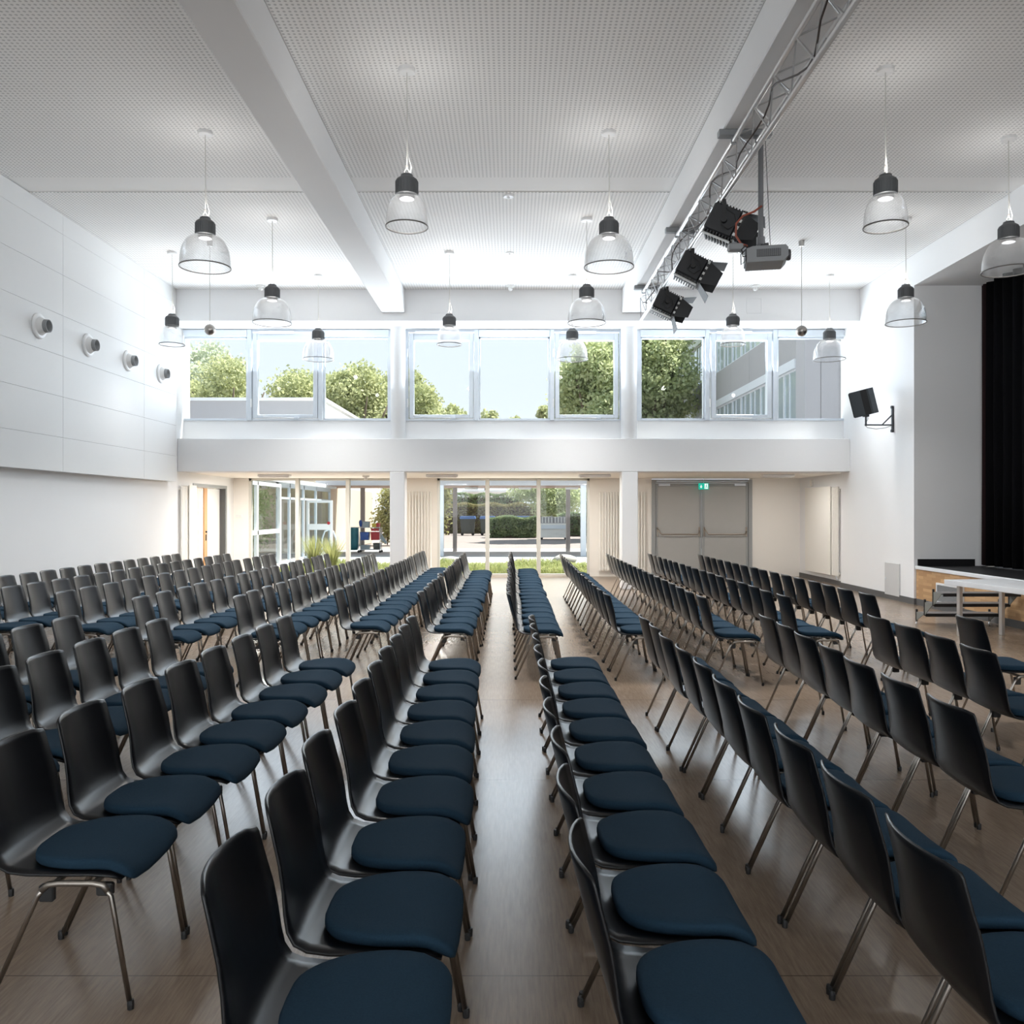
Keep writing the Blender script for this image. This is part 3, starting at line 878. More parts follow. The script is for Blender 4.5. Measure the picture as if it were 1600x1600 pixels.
def spotlight(y, yaw, pitch, tilt_flaps, label):
    """local +x is the beam axis; hangs from the lower truss chord"""
    root = thing('stage_spotlight', label, 'spotlight', (2.44, y, 4.92), group='black stage spotlights on the truss')
    R = Matrix.Rotation(yaw, 4, 'Z') @ Matrix.Rotation(pitch, 4, 'Y')
    def P(mb, name, mt, parent=root, smooth=False):
        mb.xf(R); return mb.build(name, mt, parent, smooth)
    body = P(CB(-.19, .15, -.16, .16, -.15, .17, c=.02), 'body', 'spot_black')
    m = MB()
    for k in range(9):
        x = -.17 + k * .037
        m.box(x, x + .018, -.165, .165, -.185, -.148)
    P(m, 'cooling_fin', 'spot_black', body)
    P(CB(-.18, .16, -.165, -.13, -.205, -.185, c=.005), 'base_plate', 'spot_plate', body)
    m = MB()
    for k in range(9):
        x = -.17 + k * .037
        m.box(x, x + .014, -.14, .14, .168, .185)
    P(m, 'top_fin', 'spot_black', body)
    P(CB(.15, .175, -.17, .17, -.16, .18, c=.006), 'front_ring', 'spot_black', body)
    m = MB()
    for z in (-.12, -.04, .04, .12):
        m.box(.155, .185, -.178, -.168, z, z + .035)
    P(m, 'clip', 'spot_plate', body)
    P(MB().lathe([(.001, .176), (.13, .176), (.13, .182), (.001, .190)], 24, axis='x'), 'lens', 'proj_dark', body)
    fr = P(MB().box(.178, .20, -.17, .17, -.16, -.14).box(.178, .20, -.17, .17, .16, .18).box(.178, .20, -.17, -.15, -.14, .16).box(.178, .20, .15, .17, -.14, .16), 'barn_door_frame', 'plastic_black')
    # four flaps
    for k, (ax, sgn) in enumerate((('z', 1), ('z', -1), ('y', 1), ('y', -1))):
        a = tilt_flaps[k]
        fl = MB()
        if ax == 'z':
            fl.add([(0, -.16, 0), (0, .16, 0), (.20, .20, 0), (.20, -.20, 0), (0, -.16, .004), (0, .16, .004), (.20, .20, .004), (.20, -.20, .004)],
                   [(0, 1, 2, 3), (7, 6, 5, 4), (0, 4, 5, 1), (1, 5, 6, 2), (2, 6, 7, 3), (3, 7, 4, 0)])
            fl.xf(Matrix.Translation((.20, 0, sgn * .165)) @ Matrix.Rotation(-sgn * a, 4, 'Y'))
        else:
            fl.add([(0, 0, -.15), (0, 0, .15), (.20, 0, .09), (.20, 0, -.09), (0, .004, -.15), (0, .004, .15), (.20, .004, .09), (.20, .004, -.09)],
                   [(0, 1, 2, 3), (7, 6, 5, 4), (0, 4, 5, 1), (1, 5, 6, 2), (2, 6, 7, 3), (3, 7, 4, 0)])
            fl.xf(Matrix.Translation((.20, sgn * .165, 0)) @ Matrix.Rotation(sgn * a, 4, 'Z'))
        P(fl, 'flap', 'flap_grey' if ax == 'z' else 'spot_black', fr)
    # yoke in the vertical plane of the beam
    Ry = Matrix.Rotation(yaw, 4, 'Z')
    yk = MB()
    for s in (-1, 1):
        yk.add(*(lambda b: (b.v, b.f))(MB().box(-.02, .02, s * .178 - .004, s * .178 + .004, -.03, .235)))
    yk.box(-.02, .02, -.18, .18, .23, .24)
    yk.xf(Ry).build('yoke', 'plastic_black', root)
    kb = MB()
    for s in (-1, 1):
        kb.lathe([(.001, s * .18), (.035, s * .18), (.03, s * .215), (.001, s * .215)], 14, axis='y')
    kb.xf(Ry).build('tilt_knob', 'plastic_black', root)
    MB().tube([(0, 0, .235), (0, 0, .27), (-.04, 0, .285)], .016, 8).cbox(-.075, -.0, -.03, .03, .245, .315, c=.008).build('clamp', 'spot_plate', root)
    MB().tube([(-.05, -.18, .02), (-.10, -.20, -.05), (-.02, -.20, -.11), (.08, -.20, -.05), (.06, -.19, .06), (-.02, -.18, .12), (-.03, -.05, .28)], .006, 6).build('safety_wire', 'plastic_black', root, True)
    return root
spotlight(9.75, -.30, math.radians(27), (.1, .15, .05, .2), 'black stage spotlight nearest the camera, behind the projector pole')
spotlight(11.55, -.12, math.radians(29), (.35, .55, .3, .1), 'black stage spotlight in the middle of three on the truss')
spotlight(13.5, -.05, math.radians(26), (.45, .9, .5, .15), 'black stage spotlight farthest from the camera, barn doors open')

# ------------------------------------------------------------------ projector
pj = thing('projector', 'grey ceiling projector on a pole beside the truss', 'projector', (2.68, 9.0, 4.24))
Rp = Matrix.Rotation(math.radians(-12), 4, 'Z')
def PJ(mb, name, mt, parent=pj): mb.xf(Rp); return mb.build(name, mt, parent)
bd = PJ(MB().prism([(-.20, .0), (.17, .0), (.215, .05), (.215, .135), (.19, .165), (-.14, .165), (-.20, .145)], -.17, .17), 'body', 'proj_grey')
PJ(CB(-.215, -.19, -.15, .15, .02, .14, c=.006), 'connector_panel', 'proj_dark', bd)
gm = CB(-.10, .14, -.174, -.168, .05, .13, c=.002)
g_ = PJ(gm, 'vent', 'proj_dark', bd)
for k in range(12):
    x = -.09 + k * .0195
    PJ(B(x, x + .006, -.180, -.172, .053, .127), 'vent_slat', 'proj_grey', g_)
PJ(MB().lathe([(.001, .25), (.05, .25), (.058, .24), (.058, .20), (.001, .20)], 20, (0, -.04, .09), 'x'), 'lens', 'proj_dark', bd)
PJ(MB().box(-.12, .08, -.12, .12, .165, .18).box(-.05, .03, -.04, .04, .18, .23), 'mount_plate', 'proj_dark')
MB().lathe([(.028, .22), (.028, ZC - 4.24 - .01)], 14, (-.05, 0, 0)).lathe([(.001, .22), (.045, .22), (.045, .30), (.028, .31)], 14, (-.05, 0, 0)).build('pole', 'proj_pole', pj)
MB().lathe([(.001, ZC - 4.24 - .012), (.09, ZC - 4.24 - .012), (.08, ZC - 4.24 - .06), (.001, ZC - 4.24 - .06)], 20, (-.05, 0, 0)).build('ceiling_plate', 'proj_pole', pj)
MB().tube([(.06, -.02, .17), (.05, 0, .24), (-.015, 0, 1.6)], .004, 5).build('safety_wire', 'proj_dark', pj)
MB().tube([(-.05, -.03, .62), (-.14, -.06, .55), (-.26, -.08, .50), (-.33, -.08, .42), (-.33, -.06, .30), (-.27, -.04, .22), (-.20, -.03, .20)], .011, 7).build('orange_lead', 'cable_red', pj, True, label='orange-red power lead')
MB().tube([(-.20, -.1, .08), (-.27, -.12, .06), (-.28, -.1, .14), (-.22, -.05, .2)], .007, 6).tube([(-.2, .02, .06), (-.25, .03, .02), (-.26, 0, .12), (-.18, 0, .2)], .006, 6).build('signal_lead', 'plastic_black', pj, True)
CB(-.40, -.25, -.07, .03, .15, .22, c=.01).build('junction_box', 'proj_grey', pj)

# ------------------------------------------------------------------ wall loudspeaker
sp = thing('wall_speaker', 'dark grey loudspeaker tilted on a black wall bracket', 'loudspeaker', (XR, 15.78, 3.35))
Rs = Matrix.Translation((-.55, 0, .30)) @ Matrix.Rotation(math.radians(-14), 4, 'Y') @ Matrix.Rotation(math.radians(-22), 4, 'Z')
cab = MB().prism([(-.21, -.17), (.12, -.17), (.21, -.04), (.21, .09), (.10, .17), (-.21, .17)], -.235, .235, 'z').xf(Rs).build('cabinet', 'speaker_body', sp)
CB(-.225, -.205, -.16, .16, -.225, .225, c=.006).xf(Rs).build('front_grille', 'speaker_dark', cab)
CB(-.02, .09, -.175, -.168, -.23, .23, c=.003).xf(Rs).build('side_strip', 'speaker_dark', cab)
br_ = MB().box(-.03, 0, -.025, .025, -.22, .22).build('wall_rail', 'bracket_dark', sp)
for z in (-.22, .22):
    MB().lathe([(.001, -.045), (.028, -.045), (.028, 0), (.001, 0)], 12, (0, 0, z), 'x').build('bolt', 'bracket_dark', br_)
MB().tube([(-.02, 0, -.11), (-.53, 0, -.11)], .014, 6).build('arm', 'bracket_dark', sp)
MB().tube([(-.02, 0, .08), (-.20, 0, -.10)], .012, 6).build('strut', 'bracket_dark', sp)
MB().tube([(-.51, 0, -.13), (-.51, 0, .10)], .018, 8).build('stem', 'bracket_dark', sp)
CB(-.56, -.46, -.04, .04, .04, .09, c=.006).build('knuckle', 'bracket_dark', sp)
MB().tube([(-.02, 0, -.12), (-.15, 0, -.165), (-.32, 0, -.185), (-.48, 0, -.16), (-.53, 0, -.11), (-.47, 0, .0), (-.48, 0, .08)], .006, 5).build('cable', 'proj_grey', sp, True)

# ------------------------------------------------------------------ stage
ZS = .68
stg = thing('stage', 'raised stage with black deck and wood strip front', 'stage', (0, 0, 0), kind='structure')
B(7.13, 8.9, 1.0, 14.97, ZS - .06, ZS).build('deck', 'stage_black', stg)
B(7.10, 7.13, 1.0, 14.95, .11, ZS - .06).build('front_panel', 'stage_wood', stg)
CB(7.075, 7.13, 1.0, 14.95, ZS - .055, ZS + .005, c=.006).build('nosing', 'stage_edge', stg)
B(7.09, 7.13, 1.0, 14.95, 0, .11).build('plinth', 'base_grey', stg)
B(7.13, 8.13, 14.945, 14.968, ZS, ZS + .12).build('skirting', 'stage_black', stg)
vg = MB().box(7.07, 7.10, 13.36, 14.2, .12, .15).box(7.07, 7.10, 13.36, 14.2, .42, .45).box(7.07, 7.10, 13.36, 13.39, .15, .42).box(7.07, 7.10, 14.17, 14.2, .15, .42)
vo = vg.build('vent_frame', 'stage_edge', stg)
B(7.085, 7.10, 13.39, 14.17, .15, .42).build('grille', 'grille_grey', vo)
gs = MB().box(7.075, 7.086, 13.39, 14.17, 0, .007).mesh('grille_slat', 'proj_grey')
for k in range(15):
    inst('grille_slat', gs, vo, (0, 0, .155 + k * .0175))
struct('wall_stage', B(8.85, 8.9, 1.0, 14.97, ZS, 5.61), 'dark_grey', 'dark rear wall behind the stage curtain', 'wall')
def curtain(name, x, y0, y1, z0, z1, mt, label, fold=.10, amp=.05):
    ny = int((y1 - y0) / fold * 8)
    m = MB(); v = []
    for j, z in enumerate((z0, (z0 + z1) / 2, z1)):
        for sd in (0, .012):
            for k in range(ny + 1):
                y = y0 + (y1 - y0) * k / ny
                v.append((x + sd + amp * math.sin(2 * PI * (y - y0) / fold / 1.7) + .2 * amp * math.sin(7 * y + z), y, z))
    n = ny + 1; f = []
    for sd in (0, 1):
        for j in range(2):
            for k in range(ny):
                a = (j * 2 + sd) * n + k; b = ((j + 1) * 2 + sd) * n + k
                f.append((a, a + 1, b + 1, b))
    for k in range(ny):
        f.append((k, k + 1, n + k + 1, n + k)); f.append((4 * n + k, 4 * n + k + 1, 5 * n + k + 1, 5 * n + k))
    m.add(v, f)
    return tag(m.build(name, mt, None, True), label, 'curtain')
curtain('stage_curtain', 8.24, 1.2, 14.72, ZS + .02, 5.6, 'curtain_black', 'black floor-length curtain closing the stage opening', .16, .05)
curtain('stage_curtain', 8.24, 14.74, 14.94, ZS + .02, 5.6, 'curtain_red', 'narrow dark red curtain edge at the stage side wall', .08, .03)

# steps
sps = thing('stage_steps', 'open black metal steps with three grey-brown treads beside the stage', 'steps', (0, 0, 0))
X0s, X1s = 5.93, 7.02
for k in range(3):
    ya = 12.50 - .25 * k; yb = ya - .25; z = .17 * (k + 1)
    td = CB(X0s + .02, X1s, yb, ya, z - .018, z, c=.004).build('tread', 'tread_brown', sps)
    B(X0s + .02, X1s, yb - .012, yb, z - .045, z - .002).build('front_bar', 'step_black', td)
    B(X0s + .02, X1s, ya, ya + .012, z - .045, z - .002).build('rear_bar', 'step_black', td)
    for (xa, s) in ((X0s, 1), (X1s - .02, 1)):
        zb = max(.03, z - .20)
        po = B(xa, xa + .022, ya - .012, ya + .014, zb, z + .035).build('post', 'step_black', sps)
        MB().prism([(ya - .012, z - .005), (yb, z - .005), (ya - .012, zb + .01)], xa + .004, xa + .012, 'x').build('gusset', 'gusset_grey', po)
        if k == 0:
            MB().lathe([(.001, 0), (.018, 0), (.012, .012), (.006, .014), (.006, .03), (.001, .03)], 10, (xa + .011, ya, 0)).build('foot', 'frame_alu', po)

# table
tb = thing('folding_table', 'light grey table with pale edge before the stage steps', 'table', (5.72, 11.26, 0), math.radians(8))
CB(0, .85, -2.0, 0, .715, .74, c=.004).build('table_top', 'table_white', tb)
m = MB().box(0, .025, -2.0, 0, .675, .716).box(.825, .85, -2.0, 0, .675, .716).box(.025, .825, -.025, 0, .675, .716).box(.025, .825, -2.0, -1.975, .675, .716)
m.build('apron', 'table_edge', tb)
CB(-.004, .002, -2.0, 0, .678, .741, c=.002).build('edge_band', 'table_edge', tb)
lg = CB(-.025, .025, -.03, .03, 0, .676, c=.005).mesh('leg', 'table_leg')
for (x, y) in ((.17, -.07), (.78, -.07), (.17, -1.93), (.78, -1.93)):
    inst('leg', lg, tb, (x, y, 0))

# ------------------------------------------------------------------ chairs
def chair_meshes():
    prof = [(-.272, .828, .191), (-.268, .808, .195), (-.251, .740, .200), (-.233, .670, .207), (-.214, .600, .213), (-.196, .540, .219),
            (-.178, .492, .224), (-.154, .460, .228), (-.118, .444, .231), (-.06, .437, .232), (.05, .436, .232), (.15, .436, .230), (.215, .428, .222), (.245, .412, .205)]
    nw = 11
    th = .010
    def surf(i, t):
        x, z, w = prof[i]
        back = max(0, min(1, (z - .44) / .20))
        tx = t * t
        y = w * t
        xx = x + .040 * tx * back
        zz = z + .012 * tx * (1 - back)
        if i == 0:
            zz -= .009 * abs(t) ** 8
        return Vector((xx, y, zz))
    P = [[surf(i, -1 + 2 * k / (nw - 1)) for k in range(nw)] for i in range(len(prof))]
    nrm = [[None] * nw for _ in prof]
    for i in range(len(prof)):
        for k in range(nw):
            a = P[min(i + 1, len(prof) - 1)][k] - P[max(i - 1, 0)][k]
            b = P[i][min(k + 1, nw - 1)] - P[i][max(k - 1, 0)]
            nrm[i][k] = a.cross(b).normalized()
    # underside/rear layer, edge ring in the middle rounds the rim
    v = []; f = []
    I = len(prof)
    for sgn in (0, 1):
        for i in range(I):
            for k in range(nw):
                v.append(P[i][k] + nrm[i][k] * (-th * sgn))
    def idx(s, i, k): return s * I * nw + i * nw + k
    for s in (0, 1):
        for i in range(I - 1):
            for k in range(nw - 1):
                q = (idx(s, i, k), idx(s, i, k + 1), idx(s, i + 1, k + 1), idx(s, i + 1, k))
                f.append(q if s == 0 else q[::-1])
    # rim, pushed outward
    loop = [(0, k) for k in range(nw)] + [(i, nw - 1) for i in range(1, I)] + [(I - 1, k) for k in range(nw - 2, -1, -1)] + [(i, 0) for i in range(I - 2, 0, -1)]
    base = len(v)
    for (i, k) in loop:
        out = Vector((0, 0, 0))
        if i == 0: out += (P[0][k] - P[1][k]).normalized()
        if i == I - 1: out += (P[I - 1][k] - P[I - 2][k]).normalized()
        if k == 0: out += Vector((0, -1, 0))
        if k == nw - 1: out += Vector((0, 1, 0))
        out.normalize()
        v.append(P[i][k] - nrm[i][k] * th * .5 + out * .004)
    L = len(loop)
    for j in range(L):
        a, b = loop[j], loop[(j + 1) % L]
        f.append((idx(0, *a), idx(0, *b), base + (j + 1) % L, base + j))
        f.append((base + j, base + (j + 1) % L, idx(1, *b), idx(1, *a)))
    shell = MB().add(v, f).mesh('shell', 'shell_black', True)
    # seat pad
    # outline: straight front edge with small corner radii, nearly parallel sides, rounded rear
    right = []
    xf_, xr_, wm = .282, -.108, .217
    for k in range(6):
        a = k / 5 * PI / 2
        right.append((xf_ - .035 * (1 - math.cos(a)) , -(wm - .010 - .035 + .035 * math.sin(a))))
    for k in range(1, 4):
        right.append((xf_ - .035 - .12 * k / 3, -(wm - .010 + .010 * k / 3)))
    xm_ = right[-1][0]
    for k in range(1, 13):
        a = k / 12 * PI / 2
        right.append((xm_ - (xm_ - xr_) * math.sin(a) ** 1.0, -wm * max(0.0, math.cos(a)) ** .62))
    right[-1] = (xr_, 0.0)
    front = [(xf_ + .004, .17 - .34 * k / 4) for k in range(1, 4)]
    outline = front + right + [(x, -y) for x, y in right[::-1][1:]]
    cx = .09
    rings = [(.97, 0.0), (1.0, .008), (1.0, .022), (.985, .031), (.94, .036), (.75, .039), (.4, .040)]
    v = []; f = []
    n = len(outline)
    for s, h in rings:
        for x, y in outline:
            X = cx + (x - cx) * s; Y = y * s
            droop = .045 * max(0, (X - .17) / .11) ** 2
            zb = .441 + .012 * (Y / .22) ** 2 + .010 * max(0, (-.05 - X) / .06) ** 2
            v.append((X, Y, zb + h - droop))
    for j in range(len(rings) - 1):
        for k in range(n):
            f.append((j * n + k, j * n + (k + 1) % n, (j + 1) * n + (k + 1) % n, (j + 1) * n + k))
    f.append(tuple((len(rings) - 1) * n + k for k in range(n)))
    f.append(tuple(range(n - 1, -1, -1)))
    pad = MB().add(v, f).mesh('seat_pad', 'pad_blue', True)
    # legs and frame
    r = .0088
    ly = .232
    rear = MB().tube([(-.185, 0, .012), (-.02, 0, .375), (.0, 0, .400)], r, 8).mesh('leg', 'leg_chrome', True)
    front = MB().tube([(.285, 0, .012), (.222, 0, .375), (.20, 0, .400)], r, 8).mesh('leg', 'leg_chrome', True)
    fr = MB()
    for s in (-1, 1):
        fr.tube([(-.008, s * ly, .392), (.015, s * ly, .412), (.05, s * ly, .416), (.16, s * ly, .416), (.195, s * ly, .410), (.212, s * ly, .390)], .011, 8)
    fr.tube([(.03, -ly, .412), (.03, ly, .412)], .010, 6).tube([(.16, -ly, .412), (.16, ly, .412)], .010, 6)
    frame = fr.mesh('frame', 'rail_grey', True)
    cn = MB()
    for s in (-1, 1):
        cn.cbox(.17, .225, s * ly * .95 - .012, s * ly * .95 + .012, .372, .414, c=.005).cbox(-.02, .03, s * ly * .95 - .012, s * ly * .95 + .012, .352, .408, c=.005)
    conn = cn.mesh('connector', 'plastic_black')
    cap_r = MB().lathe([(.001, 0), (.011, 0), (.012, .018), (.0105, .03), (.001, .03)], 8, (-.187, 0, 0)).mesh('foot_cap', 'plastic_black')
    cap_f = MB().lathe([(.001, 0), (.011, 0), (.012, .018), (.0105, .03), (.001, .03)], 8, (.2865, 0, 0)).mesh('foot_cap', 'plastic_black')
    return shell, pad, rear, front, frame, conn, cap_r, cap_f, ly
SH, PAD, LR, LF, FRM, CON, CAPR, CAPF, LY = chair_meshes()
def chair(x, y, label, group, caps=True):
    c = thing('stacking_chair', label, 'chair', (x, y, 0), random.gauss(0, .008), group=group)
    inst('shell', SH, c); inst('seat_pad', PAD, c)
    f = inst('frame', FRM, c); inst('connector', CON, f)
    for s in (-1, 1):
        a = inst('leg', LR, c, (0, s * LY, 0)); b = inst('leg', LF, c, (0, s * LY, 0))
        if caps:
            inst('foot_cap', CAPR, a); inst('foot_cap', CAPF, b)
    return c
PITCH = .497
# far block: (x of the back's top edge, y centre of the first chair at the cross aisle, number)
far_rows = [(-6.43, 8.75, 16), (-5.47, 8.75, 16), (-4.60, 8.68, 16), (-3.55, 8.12, 17), (-2.67, 8.2, 17), (-1.83, 8.84, 18), (-.94, 8.60, 17),
            (-.05, 8.55, 18), (.90, 8.50, 16), (1.80, 8.24, 17), (2.62, 8.35, 17), (3.50, 8.50, 16)]
for r, (xt, y0, n) in enumerate(far_rows):
    rn = ORD[r + 1]
    for k in range(n):
        chair(xt + .27 + random.gauss(0, .008), y0 + k * PITCH + random.gauss(0, .006),
              'black chair, far block, %s row from panelled wall, %s from cross aisle' % (rn, ORD[k + 1]),
              'chairs of the far block', caps=True)
# near block: (x top at far end, x top at near end, y centre of the chair at the cross aisle, number)
near_rows = [(-3.46, -3.50, 6.54, 4), (-2.69, -2.71, 6.36, 6), (-1.78, -1.82, 6.53, 8), (-.80, -.70, 6.52, 10),
             (.135, .15, 6.58, 10), (1.0, 1.0, 6.62, 10), (1.95, 1.84, 6.66, 7), (2.81, 2.79, 6.62, 4), (3.5, 3.5, 6.58, 1)]
for r, (xa, xb, y0, n) in enumerate(near_rows):
    for k in range(n):
        t = k / max(1, n - 1)
        chair(xa + (xb - xa) * t + .27 + random.gauss(0, .006), y0 - k * PITCH,
              'black chair, near block, %s row from photo left, %s from cross aisle' % (ORD[r + 1], ORD[k + 1]), 'chairs of the near block')

# ------------------------------------------------------------------ outside
def fast_mesh(name, verts, nq, mt):
    me = bpy.data.meshes.new(name)
    me.vertices.add(len(verts)); me.vertices.foreach_set('co', verts.ravel())
    me.loops.add(nq * 4); me.loops.foreach_set('vertex_index', np.arange(nq * 4, dtype=np.int32))
    me.polygons.add(nq)
    me.polygons.foreach_set('loop_start', np.arange(0, nq * 4, 4, dtype=np.int32))
    me.polygons.foreach_set('loop_total', np.full(nq, 4, dtype=np.int32))
    me.materials.append(M[mt])
    me.update(calc_edges=True)
    return me
def leaves(name, blobs, n, size, mt, parent, shell=.55):
    w = np.array([b[1][0] * b[1][1] * b[1][2] for b in blobs]) ** .67
    cnt = np.maximum(1, (n * w / w.sum())).astype(int)
    C = []
    for (c, r), q in zip(blobs, cnt):
        d = rng.normal(size=(q, 3)); d /= np.linalg.norm(d, axis=1)[:, None]
        rad = (shell + (1 - shell) * rng.random(q)) * (1 + .12 * rng.normal(size=q))
        C.append(np.array(c) + d * rad[:, None] * np.array(r))
    C = np.concatenate(C)
    C = C[C[:, 2] > .03]
    N = len(C)
    a = rng.normal(size=(N, 3)); a /= np.linalg.norm(a, axis=1)[:, None]
    b = rng.normal(size=(N, 3)); b -= a * (a * b).sum(1)[:, None]; b /= np.linalg.norm(b, axis=1)[:, None]
    s = size * (.6 + .8 * rng.random(N))[:, None]
    V = np.stack([C - a * s, C + b * s * .6, C + a * s, C - b * s * .6], 1).reshape(-1, 3).astype(np.float32)
    o = bpy.data.objects.new(name, fast_mesh(name, V, N, mt))
    COL.objects.link(o); o.parent = parent
    return o
def tree(label, x, y, ztop, r, mt, n, size, zlow=None, nb=14, group='trees behind the hall'):
    t = thing('tree', label, 'tree', (x, y, 0), group=group)
    zl = zlow if zlow is not None else ztop * .35
    h = (ztop - zl) / 2; zc = zl + h
    blobs = []
    for k in range(nb):
        a = random.uniform(0, 2 * PI); el = random.uniform(-.9, 1)
        q = random.uniform(.35, .75)
        rr = r * random.uniform(.30, .46)
        blobs.append(((q * r * math.cos(a) * math.sqrt(1 - min(.95, el * el)), q * r * math.sin(a) * math.sqrt(1 - min(.95, el * el)), zc + el * (h - rr * .85)), (rr, rr, rr * .85)))
    blobs.append(((0, 0, zc), (r * .55, r * .55, h * .75)))
    leaves('crown', blobs, n, size, mt, t)
    MB().tube([(0, 0, 0), (.1, .05, zl), (0, 0, zc)], [r * .09, r * .07, r * .04], 8).build('trunk', 'bark', t, True)
    m = MB()
    for k in range(5):
        a = k * 1.3
        m.tube([(0, 0, zl * .9), (r * .4 * math.cos(a), r * .4 * math.sin(a), zc), (r * .6 * math.cos(a), r * .6 * math.sin(a), zc + h * .4)], [r * .04, r * .03, r * .01], 6)
    m.build('branch', 'bark', t, True)

struct('ground', B(-90, 90, D1 + .25, 190, -.25, -.03), 'paving', 'pinkish paved courtyard outside the glazing', 'ground')
bed = struct('planting_bed', B(-6.4, 3.6, D1 + .3, 26.0, -.03, .0), 'soil', 'planting bed between the glazing and the covered path', 'planting bed')
# grass in the bed
def grass(name, n, x0, x1, y0, y1, hmin, hmax, mt, label):
    P0 = np.stack([rng.uniform(x0, x1, n), rng.uniform(y0, y1, n), np.zeros(n)], 1)
    hh = rng.uniform(hmin, hmax, n) * (.6 + .4 * np.sin(P0[:, 0] * 2.1) * np.cos(P0[:, 1] * 1.7 + 1))
    a = rng.uniform(0, 2 * PI, n)
    d = np.stack([np.cos(a), np.sin(a), np.zeros(n)], 1)
    w = np.stack([-np.sin(a), np.cos(a), np.zeros(n)], 1) * .010
    up = np.array([0, 0, 1.0])
    lean = rng.uniform(.2, .9, n)[:, None]
    m1 = P0 + up * (hh * .65)[:, None] + d * lean * (hh * .35)[:, None]
    m2 = P0 + up * (hh * .9)[:, None] + d * lean * (hh * .95)[:, None]
    V1 = np.stack([P0 - w, P0 + w, m1 + w * .8, m1 - w * .8], 1)
    V2 = np.stack([m1 - w * .8, m1 + w * .8, m2 + w * .15, m2 - w * .15], 1)
    V = np.concatenate([V1, V2]).reshape(-1, 3).astype(np.float32)
    o = bpy.data.objects.new(name, fast_mesh(name, V, 2 * n, mt))
    COL.objects.link(o)
    return tag(o, label, 'grass', None, 'stuff')
grass('lawn_grass', 16000, -6.2, 3.4, D1 + .6, 25.8, .14, .34, 'grass_green', 'bright green grass growing outside the glazing')
def tuft(x, y, h, label):
    n = 420
    a = rng.uniform(0, 2 * PI, n); d = np.stack([np.cos(a), np.sin(a), np.zeros(n)], 1)
    P0 = d * rng.uniform(0, .10, n)[:, None]
    w = np.stack([-np.sin(a), np.cos(a), np.zeros(n)], 1) * .006
    hh = h * rng.uniform(.55, 1.0, n); sp_ = rng.uniform(.05, .55, n) * h
    up = np.array([0, 0, 1.0])
    q = [P0 + up * (hh * f)[:, None] + d * (sp_ * f ** 1.8)[:, None] for f in (0, .5, 1)]
    V1 = np.stack([q[0] - w, q[0] + w, q[1] + w, q[1] - w], 1); V2 = np.stack([q[1] - w, q[1] + w, q[2] + w * .2, q[2] - w * .2], 1)
    V = np.concatenate([V1, V2]).reshape(-1, 3).astype(np.float32)
    t = thing('ornamental_grass', label, 'plant', (x, y, 0), group='ornamental grasses outside the left glazing')
    o = bpy.data.objects.new('blades', fast_mesh('blades', V, 2 * n, 'grass_pale')); COL.objects.link(o); o.parent = t
    MB().lathe([(.001, .06), (.08, .05), (.11, 0)], 10).build('root_clump', 'soil', t)
tuft(-5.72, 24.6, .98, 'pale ornamental grass tuft outside, left of two')
tuft(-5.12, 24.2, .92, 'pale ornamental grass tuft outside, right of two')
for x, y, r, lab in ((1.6, 26.1, .30, 'at the right end of the lawn'), (.35, 26.2, .22, 'right of the middle of the lawn'), (-1.9, 26.1, .25, 'at the left end of the lawn')):
    st_o = MB(); v = []; f = []
    for i in range(7):
        for k in range(12):
            a = PI * i / 6; b = 2 * PI * k / 12
            q = r * (1 + .12 * math.sin(3 * b + i) * math.sin(a))
            v.append((q * 1.3 * math.sin(a) * math.cos(b), q * math.sin(a) * math.sin(b), r * .55 + r * .6 * math.cos(a)))
    for i in range(6):
        for k in range(12):
            f.append((i * 12 + k, i * 12 + (k + 1) % 12, (i + 1) * 12 + (k + 1) % 12, (i + 1) * 12 + k))
    o = st_o.add(v, f).build('boulder', 'stone', None, True); o.location = (x, y, -.03)
    tag(o, 'rounded grey boulder ' + lab, 'boulder', 'boulders along the lawn edge')

# covered walkway
cv = thing('covered_walkway', 'flat walkway roof with wooden soffit and grey pebble fascia', 'canopy roof', (0, 0, 0))
B(-7.2, 9.0, 31.2, 31.4, 2.58, 3.0).build('fascia', 'concrete_pebble', cv)
B(-7.2, 9.0, 31.4, 35.2, 2.75, 3.0).build('roof_slab', 'roof_grey', cv)
sb = MB().box(0, .135, 31.4, 35.2, 2.58, 2.60).mesh('soffit_board', 'soffit_wood')
for k in range(115):
    inst('soffit_board', sb, cv, (-7.2 + k * .141, 0, 0))
for x, y, mt, w in ((-2.61, 31.3, 'post_white', .10), (2.62, 31.3, 'post_white', .10), (-2.33, 34.8, 'post_grey', .085), (2.29, 34.8, 'post_grey', .085), (-6.1, 34.8, 'post_grey', .085), (7.2, 34.8, 'post_grey', .085)):
    CB(x - w, x + w, y - w, y + w, -.03, 2.58 if y > 32 else 2.6, c=.01).build('post', mt, cv)
for px in (737, 820, 893):
    x = (px - 800) * 34 / F
    CB(x - .25, x + .25, 33.7, 34.0, 2.50, 2.58, c=.01).build('walkway_lamp', 'frame_white', cv)
tag(B(-7.2, 8.5, 26.0, 37.5, -.03, -.015).build('path', 'roof_grey', None), 'grey paved path under the walkway roof', 'path', None, 'structure')

